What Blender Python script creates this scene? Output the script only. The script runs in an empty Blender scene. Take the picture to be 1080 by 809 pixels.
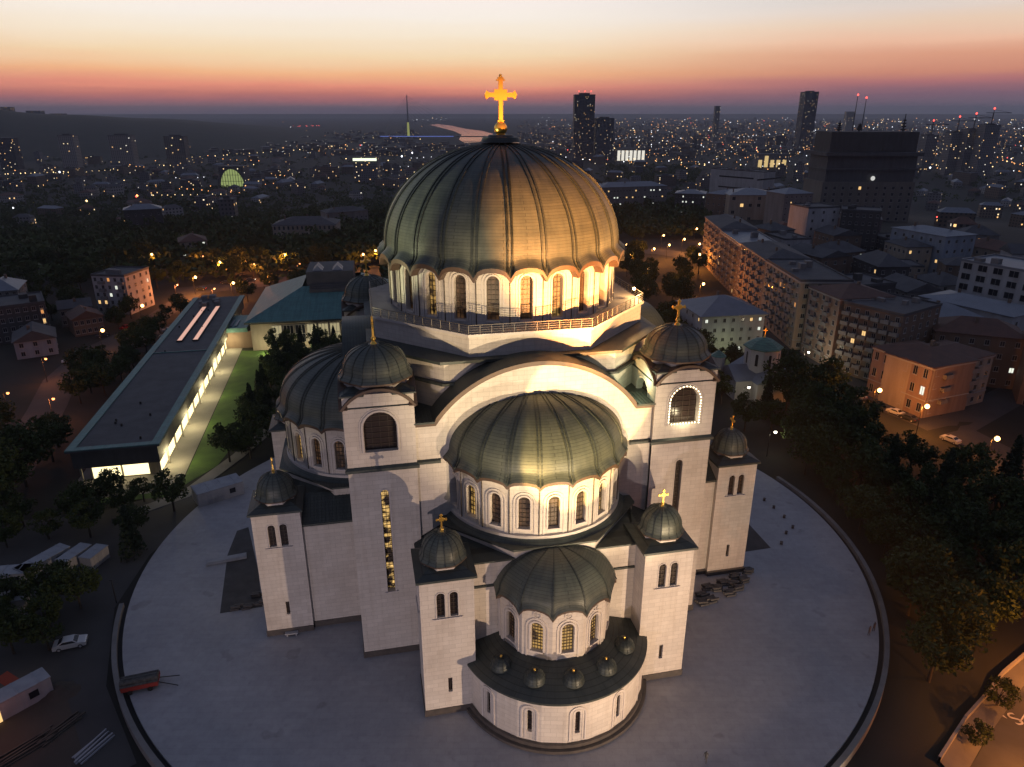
import bpy, math, random
from mathutils import Vector, Matrix
from mathutils.geometry import tessellate_polygon

random.seed(7)
S = bpy.context.scene
C = S.collection
R = math.radians
PI = math.pi

# ------------------------------------------------------------------ camera
CAM_H = 70.5
PITCH = math.atan(286.5 / 750)
cam = bpy.data.cameras.new("camera")
cam.sensor_width = 36
cam.lens = 25.0
cam.clip_start = 0.5
cam.clip_end = 90000
camo = bpy.data.objects.new("camera", cam)
C.objects.link(camo)
camo.location = (0, 0, CAM_H)
camo.rotation_euler = (PI / 2 - PITCH, 0, 0)
S.camera = camo

# ------------------------------------------------------------------ view
S.view_settings.view_transform = 'Standard'
S.view_settings.look = 'None'
S.view_settings.exposure = 0.0
S.view_settings.gamma = 1
S.view_settings.use_curve_mapping = False
S.cycles.use_denoising = True
S.cycles.max_bounces = 5
S.cycles.diffuse_bounces = 2
S.cycles.glossy_bounces = 2
S.cycles.transmission_bounces = 2
S.cycles.volume_bounces = 0
S.cycles.sample_clamp_indirect = 4
S.cycles.caustics_reflective = False
S.cycles.caustics_refractive = False

# church frame of reference: u to its right hand side, v out towards the apse
TH = R(12)
OX, OY = -1.6, 107.2
def wor(u, v, z):
    return Vector((OX + math.cos(TH) * u + math.sin(TH) * v, OY + math.sin(TH) * u - math.cos(TH) * v, z))

def at(px, py, z):
    """point of the place at height z that the photograph (1080 x 809) shows at px, py"""
    r = (px - 540) / 750.0
    u = (404.5 - py) / 750.0
    c, s = math.cos(PITCH), math.sin(PITCH)
    d = Vector((r, c + u * s, -s + u * c))
    t = (z - CAM_H) / d.z
    return Vector((d.x * t, d.y * t, z))

def at_y(px, py, Y):
    r = (px - 540) / 750.0
    u = (404.5 - py) / 750.0
    c, s = math.cos(PITCH), math.sin(PITCH)
    d = Vector((r, c + u * s, -s + u * c))
    t = Y / d.y
    return Vector((d.x * t, Y, CAM_H + d.z * t))

# ------------------------------------------------------------------ node helper
class NT:
    def __init__(self, tree):
        self.t = tree
        self.n = tree.nodes
        self.l = tree.links
    def new(self, kind, **kw):
        n = self.n.new(kind)
        for k, v in kw.items():
            if k in n.inputs.keys() if hasattr(n, 'inputs') else False:
                n.inputs[k].default_value = v
            else:
                setattr(n, k, v)
        return n
    def inp(self, sock, v):
        if isinstance(v, bpy.types.NodeSocket):
            self.l.new(v, sock)
        else:
            sock.default_value = v
    def math(self, op, a, b=0.0, clamp=False):
        n = self.n.new('ShaderNodeMath')
        n.operation = op
        n.use_clamp = clamp
        self.inp(n.inputs[0], a)
        self.inp(n.inputs[1], b)
        return n.outputs[0]
    def mix(self, f, a, b, blend='MIX'):
        n = self.n.new('ShaderNodeMix')
        n.data_type = 'RGBA'
        n.blend_type = blend
        self.inp(n.inputs[0], f)
        for s_, v in ((n.inputs[6], a), (n.inputs[7], b)):
            if isinstance(v, tuple) and len(v) == 3:
                v = (*v, 1)
            self.inp(s_, v)
        return n.outputs[2]
    def ramp(self, f, stops, interp='LINEAR'):
        n = self.n.new('ShaderNodeValToRGB')
        e = n.color_ramp.elements
        n.color_ramp.interpolation = interp
        while len(e) < len(stops):
            e.new(0.5)
        for el, (p, c) in zip(e, stops):
            el.position = p
            el.color = (*c, 1) if len(c) == 3 else c
        self.inp(n.inputs[0], f)
        return n.outputs[0]
    def noise(self, vec, scale, detail=4, rough=0.55):
        n = self.n.new('ShaderNodeTexNoise')
        n.inputs['Scale'].default_value = scale
        n.inputs['Detail'].default_value = detail
        n.inputs['Roughness'].default_value = rough
        if vec is not None:
            self.l.new(vec, n.inputs['Vector'])
        return n.outputs['Fac']

# ------------------------------------------------------------------ dusk sky
def lin(c):
    return tuple(((x / 255 + 0.055) / 1.055) ** 2.4 if x > 10 else x / 255 / 12.92 for x in c)

W = bpy.data.worlds.new("World")
S.world = W
W.use_nodes = True
nt = NT(W.node_tree)
nt.n.clear()
tc = nt.n.new('ShaderNodeTexCoord')
sep = nt.n.new('ShaderNodeSeparateXYZ')
nt.l.new(tc.outputs['Generated'], sep.inputs[0])
el = nt.math('MULTIPLY', nt.math('ARCSINE', sep.outputs['Z']), 180 / PI)      # elevation in degrees
cl = nt.noise(tc.outputs['Generated'], 3.0, 3)
mp = nt.n.new('ShaderNodeMapping')
mp.inputs['Scale'].default_value = (2.2, 2.2, 26)
nt.l.new(tc.outputs['Generated'], mp.inputs[0])
streak = nt.noise(mp.outputs[0], 1.6, 4)
elw = nt.math('ADD', el, nt.math('MULTIPLY', nt.math('SUBTRACT', streak, 0.5), 1.1))
pos = nt.math('DIVIDE', elw, 14.0, True)
D = 14.0
glow = nt.ramp(pos, [
    (0 / D, lin((112, 100, 118))), (0.4 / D, lin((142, 114, 124))), (0.86 / D, lin((178, 114, 118))), (1.2 / D, lin((206, 126, 116))), (1.7 / D, lin((242, 152, 128))), (2.6 / D, lin((253, 190, 142))), (3.76 / D, lin((252, 222, 182))), (5.05 / D, lin((253, 236, 212))), (6.3 / D, lin((253, 243, 232))), (7.4 / D, lin((253, 242, 236))), (10 / D, lin((226, 222, 222))), (14 / D, lin((160, 168, 190)))])
cool = nt.ramp(pos, [
    (0 / D, lin((98, 98, 114))), (0.4 / D, lin((108, 102, 120))), (1.2 / D, lin((132, 101, 118))), (2.0 / D, lin((184, 118, 120))), (2.6 / D, lin((212, 142, 120))), (3.45 / D, lin((226, 162, 134))), (4.4 / D, lin((242, 192, 164))), (5.4 / D, lin((238, 208, 184))), (6.3 / D, lin((230, 214, 204))), (7.4 / D, lin((214, 210, 208))), (10 / D, lin((176, 178, 190))), (14 / D, lin((126, 136, 162)))])
az = nt.math('ARCTAN2', sep.outputs['X'], sep.outputs['Y'])
d_az = nt.math('ABSOLUTE', nt.math('ADD', az, R(14)))
side = nt.n.new('ShaderNodeMapRange')
side.interpolation_type = 'SMOOTHSTEP'
side.inputs[1].default_value = R(12)
side.inputs[2].default_value = R(42)
nt.l.new(d_az, side.inputs[0])
west = nt.mix(side.outputs[0], glow, cool)
east = nt.ramp(pos, [(0, (0.06, 0.065, 0.10)), (0.4, (0.08, 0.083, 0.14)), (1.0, (0.085, 0.098, 0.18))])
back = nt.n.new('ShaderNodeMapRange')
back.interpolation_type = 'SMOOTHSTEP'
back.inputs[1].default_value = R(50)
back.inputs[2].default_value = R(120)
nt.l.new(d_az, back.inputs[0])
low = nt.mix(back.outputs[0], west, east)
hi = nt.n.new('ShaderNodeMapRange')
hi.interpolation_type = 'SMOOTHSTEP'
hi.inputs[1].default_value = 10
hi.inputs[2].default_value = 34
nt.l.new(el, hi.inputs[0])
sky_col = nt.mix(hi.outputs[0], low, (0.104, 0.122, 0.196))
bg = nt.n.new('ShaderNodeBackground')
nt.l.new(sky_col, bg.inputs[0])
bg.inputs[1].default_value = 1.0
ns = nt.n.new('ShaderNodeTexSky')
ns.sky_type = 'NISHITA'
ns.sun_disc = False
ns.sun_elevation = R(-2.0)
ns.sun_rotation = R(-14)
bg2 = nt.n.new('ShaderNodeBackground')
nt.l.new(ns.outputs[0], bg2.inputs[0])
bg2.inputs[1].default_value = 0.02
add = nt.n.new('ShaderNodeAddShader')
nt.l.new(bg.outputs[0], add.inputs[0])
nt.l.new(bg2.outputs[0], add.inputs[1])
wo = nt.n.new('ShaderNodeOutputWorld')
nt.l.new(add.outputs[0], wo.inputs[0])
W.cycles.sampling_method = 'MANUAL'
W.cycles.sample_map_resolution = 512

# ------------------------------------------------------------------ flood lights of the church
def spot(name, p, target, power, col, deg, blend=0.4, radius=0.25):
    L = bpy.data.lights.new(name, 'SPOT')
    L.energy = power
    L.color = col
    L.spot_size = R(deg)
    L.spot_blend = blend
    L.shadow_soft_size = radius
    o = bpy.data.objects.new(name, L)
    C.objects.link(o)
    o.location = p
    o.rotation_euler = (Vector(target) - Vector(p)).to_track_quat('-Z', 'Y').to_euler()
    return o

def point(name, p, power, col, radius=0.2):
    L = bpy.data.lights.new(name, 'POINT')
    L.energy = power
    L.color = col
    L.shadow_soft_size = radius
    o = bpy.data.objects.new(name, L)
    C.objects.link(o)
    o.location = p
    return o

WARM = (1.0, 0.72, 0.40)
PEACH = (1.0, 0.70, 0.46)
# wide wash from the mast in the park, then narrow beams with crisp edges from farther off
LILAC = (1.0, 0.82, 0.86)
spot("floodlight_lamp", wor(24, 82, 1.5), wor(2, 20, 20), 96000, PEACH, 82, 0.5)
spot("floodlight_lamp", wor(-52, 104, 3), wor(-12, 18, 22), 60000, LILAC, 62, 0.6)
spot("floodlight_lamp", wor(-30, 132, 1), wor(4.5, 30, 33.2), 1700000, (1.0, 0.62, 0.20), 8.4, 0.2)
spot("floodlight_lamp", wor(42, 136, 0), wor(6.0, 12, 55.5), 6600000, (1.0, 0.36, 0.075), 10.2, 0.5)
spot("floodlight_lamp", wor(40, 132, 1), wor(0, 24, 37.0), 560000, (1.0, 0.76, 0.46), 18, 0.5)
spot("floodlight_lamp", wor(-34, 138, 0), wor(1, 15, 45.5), 430000, (1.0, 0.74, 0.40), 13, 0.4)
spot("floodlight_lamp", wor(8, 120, 1), wor(6, 40, 15), 60000, (1.0, 0.66, 0.36), 20, 0.6)
spot("floodlight_lamp", wor(-57, 10, 1), wor(-20, 2, 26), 9000, (1.0, 0.82, 0.48), 60, 0.5)
spot("floodlight_lamp", wor(-160, 20, 6), wor(-13, 2, 55), 1000000, (1.0, 0.95, 0.55), 8, 0.4)
spot("floodlight_lamp", wor(150, 10, 14), wor(10, 4, 48), 1500000, (1.0, 0.50, 0.18), 10, 0.4)

# ------------------------------------------------------------------ mesh builder
class MB:
    def __init__(self):
        self.v = []
        self.f = []
        self.uv = []
        self.m = []
        self.s = []
    def face(self, pts, uv=None, mat=0, smooth=False):
        i = len(self.v)
        self.v.extend([tuple(p) for p in pts])
        self.f.append(tuple(range(i, i + len(pts))))
        self.uv.append(uv or [(p[0] + p[1], p[2]) for p in pts])
        self.m.append(mat)
        self.s.append(smooth)
    def box(self, x0, x1, y0, y1, z0, z1, mat=0):
        p = [(x0, y0, z0), (x1, y0, z0), (x1, y1, z0), (x0, y1, z0), (x0, y0, z1), (x1, y0, z1), (x1, y1, z1), (x0, y1, z1)]
        i = len(self.v)
        self.v.extend(p)
        for q in ((0, 1, 5, 4), (1, 2, 6, 5), (2, 3, 7, 6), (3, 0, 4, 7), (4, 5, 6, 7), (3, 2, 1, 0)):
            self.f.append(tuple(i + k for k in q))
            self.uv.append([(p[k][0] + p[k][1], p[k][2]) for k in q] if q not in ((4, 5, 6, 7), (3, 2, 1, 0)) else [(p[k][0], p[k][1]) for k in q])
            self.m.append(mat)
            self.s.append(False)
    def prism(self, poly, z0, z1, mat=0, top=True, bottom=False, topmat=None):
        """poly: ccw list of (x, y)"""
        n = len(poly)
        acc = 0
        for i in range(n):
            a, b = poly[i], poly[(i + 1) % n]
            L = math.hypot(b[0] - a[0], b[1] - a[1])
            self.face([(a[0], a[1], z0), (b[0], b[1], z0), (b[0], b[1], z1), (a[0], a[1], z1)],
                      [(acc, z0), (acc + L, z0), (acc + L, z1), (acc, z1)], mat)
            acc += L
        if top:
            self.face([(p[0], p[1], z1) for p in poly], [(p[0], p[1]) for p in poly], mat if topmat is None else topmat)
        if bottom:
            self.face([(p[0], p[1], z0) for p in reversed(poly)], [(p[0], p[1]) for p in reversed(poly)], mat)
    def grid(self, fn, us, vs, mat=0, smooth=True, uvf=None, closed=False):
        """fn(u, v) -> point; shared vertices"""
        i = len(self.v)
        nu, nv = len(us), len(vs)
        for v in vs:
            for u in us:
                self.v.append(tuple(fn(u, v)))
        for b in range(nv - 1):
            for a in range(nu - 1):
                self.f.append((i + b * nu + a, i + b * nu + a + 1, i + (b + 1) * nu + a + 1, i + (b + 1) * nu + a))
                q = ((us[a], vs[b]), (us[a + 1], vs[b]), (us[a + 1], vs[b + 1]), (us[a], vs[b + 1]))
                self.uv.append([uvf(*t) if uvf else t for t in q])
                self.m.append(mat)
                self.s.append(smooth)
    def cyl(self, x, y, z0, z1, r0, r1=None, n=10, mat=0, smooth=True, cap=True):
        r1 = r0 if r1 is None else r1
        us = [2 * PI * k / n for k in range(n + 1)]
        self.grid(lambda a, t: (x + (r0 + (r1 - r0) * t) * math.cos(a), y + (r0 + (r1 - r0) * t) * math.sin(a), z0 + (z1 - z0) * t), us, [0, 1], mat, smooth,
                  lambda a, t: (a * r0, z0 + (z1 - z0) * t))
        if cap and r1 > 0:
            self.face([(x + r1 * math.cos(a), y + r1 * math.sin(a), z1) for a in us[:-1]], None, mat)
    def sphere(self, x, y, z, r, n=12, mat=0, sz=1.0):
        us = [2 * PI * k / n for k in range(n + 1)]
        vs = [-PI / 2 + PI * k / (n // 2) for k in range(n // 2 + 1)]
        self.grid(lambda a, b: (x + r * math.cos(b) * math.cos(a), y + r * math.cos(b) * math.sin(a), z + r * sz * math.sin(b)), us, vs, mat, True)
    def beam(self, a, b, w, h=None, mat=0):
        a, b = Vector(a), Vector(b)
        h = w if h is None else h
        d = (b - a).normalized()
        up = Vector((0, 0, 1)) if abs(d.z) < 0.95 else Vector((1, 0, 0))
        s_ = d.cross(up).normalized()
        t_ = s_.cross(d)
        q = []
        for p in (a, b):
            for i, j in ((-1, -1), (1, -1), (1, 1), (-1, 1)):
                q.append(p + s_ * (w / 2 * i) + t_ * (h / 2 * j))
        for k in ((0, 1, 5, 4), (1, 2, 6, 5), (2, 3, 7, 6), (3, 0, 4, 7), (4, 5, 6, 7), (3, 2, 1, 0)):
            self.face([q[i] for i in k], None, mat)
    def transform(self, M, start=0):
        for i in range(start, len(self.v)):
            self.v[i] = tuple(M @ Vector(self.v[i]))
    def mesh(self, name, mats):
        me = bpy.data.meshes.new(name)
        me.from_pydata(self.v, [], self.f)
        for m in mats if isinstance(mats, (list, tuple)) else [mats]:
            me.materials.append(m)
        me.polygons.foreach_set('material_index', self.m)
        me.polygons.foreach_set('use_smooth', self.s)
        uvl = me.uv_layers.new(name='uv')
        flat = [c for f in self.uv for p in f for c in p]
        uvl.data.foreach_set('uv', flat)
        me.update()
        return me
    def build(self, name, mats, parent=None):
        o = bpy.data.objects.new(name, self.mesh(name, mats))
        C.objects.link(o)
        if parent:
            o.parent = parent
        return o

def empty(name, loc, rz=0, label=None, cat=None, group=None):
    o = bpy.data.objects.new(name, None)
    o.empty_display_size = 0.5
    C.objects.link(o)
    o.location = loc
    o.rotation_euler = (0, 0, rz)
    if label:
        tag(o, label, cat, group)
    return o

def tag(o, label, cat, group=None, kind=None):
    if label:
        o['label'] = label
    if cat:
        o['category'] = cat
    if group:
        o['group'] = group
    if kind:
        o['kind'] = kind
    return o

def structure(name, mb, mats):
    o = mb.build(name, mats)
    o['kind'] = 'structure'
    return o

def kids(o):
    return KIDS.get(o.name, None) if False else list(o.children)

def copy_tree(o, parent=None, loc=None, rz=None, label=None, group=None):
    c = o.copy()
    C.objects.link(c)
    if parent is not None:
        c.parent = parent
    if loc is not None:
        c.location = loc
    if rz is not None:
        c.rotation_euler = (0, 0, rz)
    if label:
        c['label'] = label
    if group:
        c['group'] = group
    for k in list(o.children):
        copy_tree(k, c)
    return c

# ------------------------------------------------------------------ materials
def material(name, base=(0.5, 0.5, 0.5), rough=0.6, metal=0.0, spec=None):
    m = bpy.data.materials.new(name)
    m.use_nodes = True
    b = m.node_tree.nodes['Principled BSDF']
    b.inputs['Base Color'].default_value = (*base, 1)
    b.inputs['Roughness'].default_value = rough
    b.inputs['Metallic'].default_value = metal
    if spec is not None:
        b.inputs['Specular IOR Level'].default_value = spec
    return m, NT(m.node_tree), b

def emission(name, col, strength, sample=False):
    m, n, b = material(name, (0.02, 0.02, 0.02), 0.6)
    b.inputs['Emission Color'].default_value = (*col, 1)
    b.inputs['Emission Strength'].default_value = strength
    if not sample:
        m.cycles.emission_sampling = 'NONE'
    return m

def noisy(name, a, b_, scale, rough=0.7, metal=0.0, bump=0.0, detail=5, spec=None):
    m, n, b = material(name, a, rough, metal, spec)
    t = n.n.new('ShaderNodeTexCoord')
    f = n.noise(t.outputs['Object'], scale, detail)
    f = n.ramp(f, [(0.32, (0, 0, 0)), (0.68, (1, 1, 1))])
    n.l.new(n.mix(f, a, b_), b.inputs['Base Color'])
    if bump:
        f2 = n.noise(t.outputs['Object'], scale * 6, 4)
        bp = n.n.new('ShaderNodeBump')
        bp.inputs['Strength'].default_value = bump
        bp.inputs['Distance'].default_value = 0.1
        n.l.new(f2, bp.inputs['Height'])
        n.l.new(bp.outputs[0], b.inputs['Normal'])
    return m

def marble_mat(name, base, block=(1.5, 0.62)):
    m, n, b = material(name, base, 0.5)
    uv = n.n.new('ShaderNodeUVMap')
    br = n.n.new('ShaderNodeTexBrick')
    br.inputs['Scale'].default_value = 1.0
    br.inputs['Brick Width'].default_value = block[0]
    br.inputs['Row Height'].default_value = block[1]
    br.inputs['Mortar Size'].default_value = 0.022
    br.inputs['Mortar Smooth'].default_value = 0.3
    br.inputs['Bias'].default_value = 0.0
    c1 = tuple(x * 1.03 for x in base)
    c2 = tuple(x * 0.92 for x in base)
    br.inputs['Color1'].default_value = (*c1, 1)
    br.inputs['Color2'].default_value = (*c2, 1)
    br.inputs['Mortar'].default_value = (*(x * 0.70 for x in base), 1)
    n.l.new(uv.outputs[0], br.inputs['Vector'])
    t = n.n.new('ShaderNodeTexCoord')
    f = n.noise(t.outputs['Object'], 0.22, 6, 0.62)
    st = n.ramp(f, [(0.3, (0.86, 0.84, 0.82)), (0.62, (1, 1, 1))])
    mp_ = n.n.new('ShaderNodeMapping')
    mp_.inputs['Scale'].default_value = (1.6, 1.6, 0.09)
    n.l.new(t.outputs['Object'], mp_.inputs[0])
    f2 = n.noise(mp_.outputs[0], 1.0, 5, 0.6)
    st2 = n.ramp(f2, [(0.30, (0.91, 0.895, 0.875)), (0.52, (1, 1, 1))])
    col = n.mix(1.0, n.mix(1.0, br.outputs['Color'], st, 'MULTIPLY'), st2, 'MULTIPLY')
    n.l.new(col, b.inputs['Base Color'])
    bp = n.n.new('ShaderNodeBump')
    bp.inputs['Strength'].default_value = 0.25
    bp.inputs['Distance'].default_value = 0.03
    n.l.new(n.math('SUBTRACT', 1.0, br.outputs['Fac']), bp.inputs['Height'])
    n.l.new(bp.outputs[0], b.inputs['Normal'])
    return m

def copper_mat(name, base, rough=0.42, metal=0.35):
    m, n, b = material(name, base, rough, metal)
    uv = n.n.new('ShaderNodeUVMap')
    br = n.n.new('ShaderNodeTexBrick')
    br.inputs['Scale'].default_value = 1.0
    br.inputs['Brick Width'].default_value = 7.0
    br.inputs['Row Height'].default_value = 0.42
    br.inputs['Mortar Size'].default_value = 0.035
    br.inputs['Mortar Smooth'].default_value = 0.4
    br.inputs['Color1'].default_value = (*(x * 1.08 for x in base), 1)
    br.inputs['Color2'].default_value = (*(x * 0.90 for x in base), 1)
    br.inputs['Mortar'].default_value = (*(x * 0.5 for x in base), 1)
    n.l.new(uv.outputs[0], br.inputs['Vector'])
    t = n.n.new('ShaderNodeTexCoord')
    f = n.noise(t.outputs['Object'], 0.35, 6, 0.65)
    st = n.ramp(f, [(0.28, (0.72, 0.74, 0.72)), (0.7, (1.15, 1.12, 1.05))])
    mp_ = n.n.new('ShaderNodeMapping')
    mp_.inputs['Scale'].default_value = (1.3, 0.10, 1)
    n.l.new(uv.outputs[0], mp_.inputs[0])
    f4 = n.noise(mp_.outputs[0], 1.0, 5, 0.65)
    st4 = n.ramp(f4, [(0.30, (0.66, 0.70, 0.70)), (0.50, (1, 1, 1)), (0.72, (1.22, 1.2, 1.12))])
    n.l.new(n.mix(1.0, n.mix(1.0, br.outputs['Color'], st, 'MULTIPLY'), st4, 'MULTIPLY'), b.inputs['Base Color'])
    n.l.new(n.math('ADD', n.math('MULTIPLY', f, 0.25), rough - 0.12), b.inputs['Roughness'])
    bp = n.n.new('ShaderNodeBump')
    bp.inputs['Strength'].default_value = 0.35
    bp.inputs['Distance'].default_value = 0.05
    n.l.new(n.math('SUBTRACT', f, n.math('MULTIPLY', br.outputs['Fac'], 0.5)), bp.inputs['Height'])
    n.l.new(bp.outputs[0], b.inputs['Normal'])
    return m

M = {}
M['marble'] = marble_mat('white_marble', (0.62, 0.57, 0.51))
M['trim'] = noisy('marble_trim', (0.62, 0.57, 0.52), (0.54, 0.49, 0.45), 0.6, 0.5)
M['copper'] = copper_mat('green_copper', (0.094, 0.108, 0.095), 0.46, 0.1)
M['copper_dark'] = copper_mat('dark_copper_roof', (0.050, 0.062, 0.060), 0.5, 0.2)
M['rust'] = noisy('brown_copper_eave', (0.105, 0.066, 0.044), (0.075, 0.050, 0.037), 1.2, 0.5, 0.2)
M['plinth'] = noisy('brown_granite', (0.09, 0.075, 0.065), (0.055, 0.048, 0.045), 1.5, 0.5)
M['gold'] = material('gilded_metal', (0.95, 0.58, 0.12), 0.28, 0.85)[0]
M['bronze'] = material('bronze_bars', (0.06, 0.045, 0.032), 0.5, 0.3)[0]
M['rail'] = material('railing_metal', (0.09, 0.08, 0.075), 0.5, 0.3)[0]

def glass_mat(name, base, glow, strength, patch=0.55):
    m, n, b = material(name, base, 0.5)
    t = n.n.new('ShaderNodeTexCoord')
    f = n.noise(t.outputs['Object'], 0.9, 3)
    g = n.ramp(f, [(patch - 0.08, (0, 0, 0)), (patch + 0.10, (1, 1, 1))])
    n.l.new(n.mix(1.0, g, glow, 'MULTIPLY'), b.inputs['Emission Color'])
    b.inputs['Emission Strength'].default_value = strength
    m.cycles.emission_sampling = 'NONE'
    return m
M['glass'] = glass_mat('church_glass', (0.055, 0.035, 0.024), (0.55, 0.26, 0.10), 0.10, 0.5)
M['glass_warm'] = glass_mat('church_glass_lit_inside', (0.06, 0.04, 0.025), (1.0, 0.58, 0.16), 0.45, 0.45)
M['glass_slit'] = glass_mat('church_glass_bright_inside', (0.06, 0.04, 0.025), (1.0, 0.62, 0.20), 1.1, 0.55)
M['glass_dark'] = material('church_glass_dark', (0.03, 0.02, 0.018), 0.25)[0]
M['bulb'] = emission('bulbs', (1.0, 0.84, 0.5), 9.0)
M['lamp'] = emission('lamp_glow', (1.0, 0.62, 0.25), 30.0)

# ------------------------------------------------------------------ walls with openings
def arch_outline(s0, s1, z0, z1, n=10):
    r = (s1 - s0) / 2
    cx, cz = (s0 + s1) / 2, z1 - r
    return [(s0, z0), (s1, z0)] + [(cx + r * math.cos(PI * k / n), cz + r * math.sin(PI * k / n)) for k in range(n + 1)]

class Plane:
    """wall plane from p0 to p1 (xy), left to right as seen from outside"""
    def __init__(self, p0, p1):
        self.p0 = Vector((p0[0], p0[1]))
        self.d = Vector((p1[0] - p0[0], p1[1] - p0[1]))
        self.L = self.d.length
        self.d.normalize()
        self.n = Vector((self.d.y, -self.d.x))
    def P(self, s, z, off=0.0):
        q = self.p0 + self.d * s + self.n * off
        return (q.x, q.y, z)

UVO = [0.0]
def panel(mb, pl, outline, holes=(), depth=0.5, mat=0):
    loops = [outline] + list(holes)
    pts = [p for l in loops for p in l]
    UVO[0] += 3.37
    uo = UVO[0]
    tris = tessellate_polygon([[Vector((p[0], p[1], 0)) for p in l] for l in loops])
    for t in tris:
        a, b, c = (pts[i] for i in t)
        if (b[0] - a[0]) * (c[1] - a[1]) - (b[1] - a[1]) * (c[0] - a[0]) < 0:
            a, b, c = a, c, b
        mb.face([pl.P(*a), pl.P(*b), pl.P(*c)], [(q[0] + uo, q[1]) for q in (a, b, c)], mat)
    for h in holes:
        for i in range(len(h)):
            a, b = h[i], h[(i + 1) % len(h)]
            mb.face([pl.P(*a), pl.P(*a, -depth), pl.P(*b, -depth), pl.P(*b)], [(a[0] + uo, a[1]), (a[0] + uo + depth, a[1]), (b[0] + uo + depth, b[1]), (b[0] + uo, b[1])], mat)

def archivolt(mb, pl, s0, s1, z0, z1, gap, w, proud, mat=0, n=10):
    """raised band round an arched opening"""
    i_ = arch_outline(s0 - gap, s1 + gap, z0, z1 + gap, n)
    o_ = arch_outline(s0 - gap - w, s1 + gap + w, z0, z1 + gap + w, n)
    i_ = i_[1:] + i_[:1]
    o_ = o_[1:] + o_[:1]
    for k in range(len(i_) - 1):
        a, b, c, d = i_[k], o_[k], o_[k + 1], i_[k + 1]
        mb.face([pl.P(*a, proud), pl.P(*b, proud), pl.P(*c, proud), pl.P(*d, proud)], None, mat)
        mb.face([pl.P(*b, proud), pl.P(*b, 0), pl.P(*c, 0), pl.P(*c, proud)], None, mat)
        mb.face([pl.P(*a, 0), pl.P(*a, proud), pl.P(*d, proud), pl.P(*d, 0)], None, mat)

def hood(mb, pl, pts, w, proud, back=0.0, mat=0):
    """band along a chain of (s, z) points, w thick upwards, standing proud of the wall"""
    out = []
    for i, p in enumerate(pts):
        a = pts[max(i - 1, 0)]
        b = pts[min(i + 1, len(pts) - 1)]
        t = Vector((b[0] - a[0], b[1] - a[1])).normalized()
        out.append((p[0] - t.y * w, p[1] + t.x * w))
    if out[len(out) // 2][1] < pts[len(pts) // 2][1]:
        out = [(2 * p[0] - q[0], 2 * p[1] - q[1]) for p, q in zip(pts, out)]
    for k in range(len(pts) - 1):
        a, b, c, d = pts[k], pts[k + 1], out[k + 1], out[k]
        mb.face([pl.P(*a, proud), pl.P(*b, proud), pl.P(*c, proud), pl.P(*d, proud)], None, mat)
        mb.face([pl.P(*d, proud), pl.P(*c, proud), pl.P(*c, back), pl.P(*d, back)], None, mat)
        mb.face([pl.P(*a, back), pl.P(*b, back), pl.P(*b, proud), pl.P(*a, proud)], None, mat)
    for k in (0, -1):
        a, d = pts[k], out[k]
        mb.face([pl.P(*a, proud), pl.P(*d, proud), pl.P(*d, back), pl.P(*a, back)], None, mat)

def window(parent, pl, s0, s1, z0, z1, depth, glass, nv=2, nh=5, bar=0.07, name='window', n=10):
    mb = MB()
    o = arch_outline(s0, s1, z0, z1, n)
    e = depth - 0.02
    mb.face([pl.P(*p, -e) for p in o], [(p[0], p[1]) for p in o], 0)
    r = (s1 - s0) / 2
    cx, cz = (s0 + s1) / 2, z1 - r
    f0 = -e + 0.10
    def bar_(a, b, c, d):
        q = [(a, c), (b, c), (b, d), (a, d)]
        mb.face([pl.P(*p, f0) for p in q], None, 1)
        mb.face([pl.P(a, c, f0), pl.P(a, d, f0), pl.P(a, d, -e), pl.P(a, c, -e)], None, 1)
        mb.face([pl.P(b, c, f0), pl.P(b, d, f0), pl.P(b, d, -e), pl.P(b, c, -e)], None, 1)
        mb.face([pl.P(a, d, f0), pl.P(b, d, f0), pl.P(b, d, -e), pl.P(a, d, -e)], None, 1)
    for k in range(1, nv + 1):
        s = s0 + (s1 - s0) * k / (nv + 1)
        zt = cz + math.sqrt(max(0, r * r - (s - cx) ** 2))
        bar_(s - bar / 2, s + bar / 2, z0, zt)
    for k in range(1, nh + 1):
        z = z0 + (z1 - z0) * k / (nh + 1)
        w = r if z < cz else math.sqrt(max(0, r * r - (z - cz) ** 2))
        bar_(cx - w, cx + w, z - bar / 2, z + bar / 2)
    bar_(s0, s0 + bar, z0, cz)
    bar_(s1 - bar, s1, z0, cz)
    return mb.build(name, [glass, M['bronze']], parent)

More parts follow.
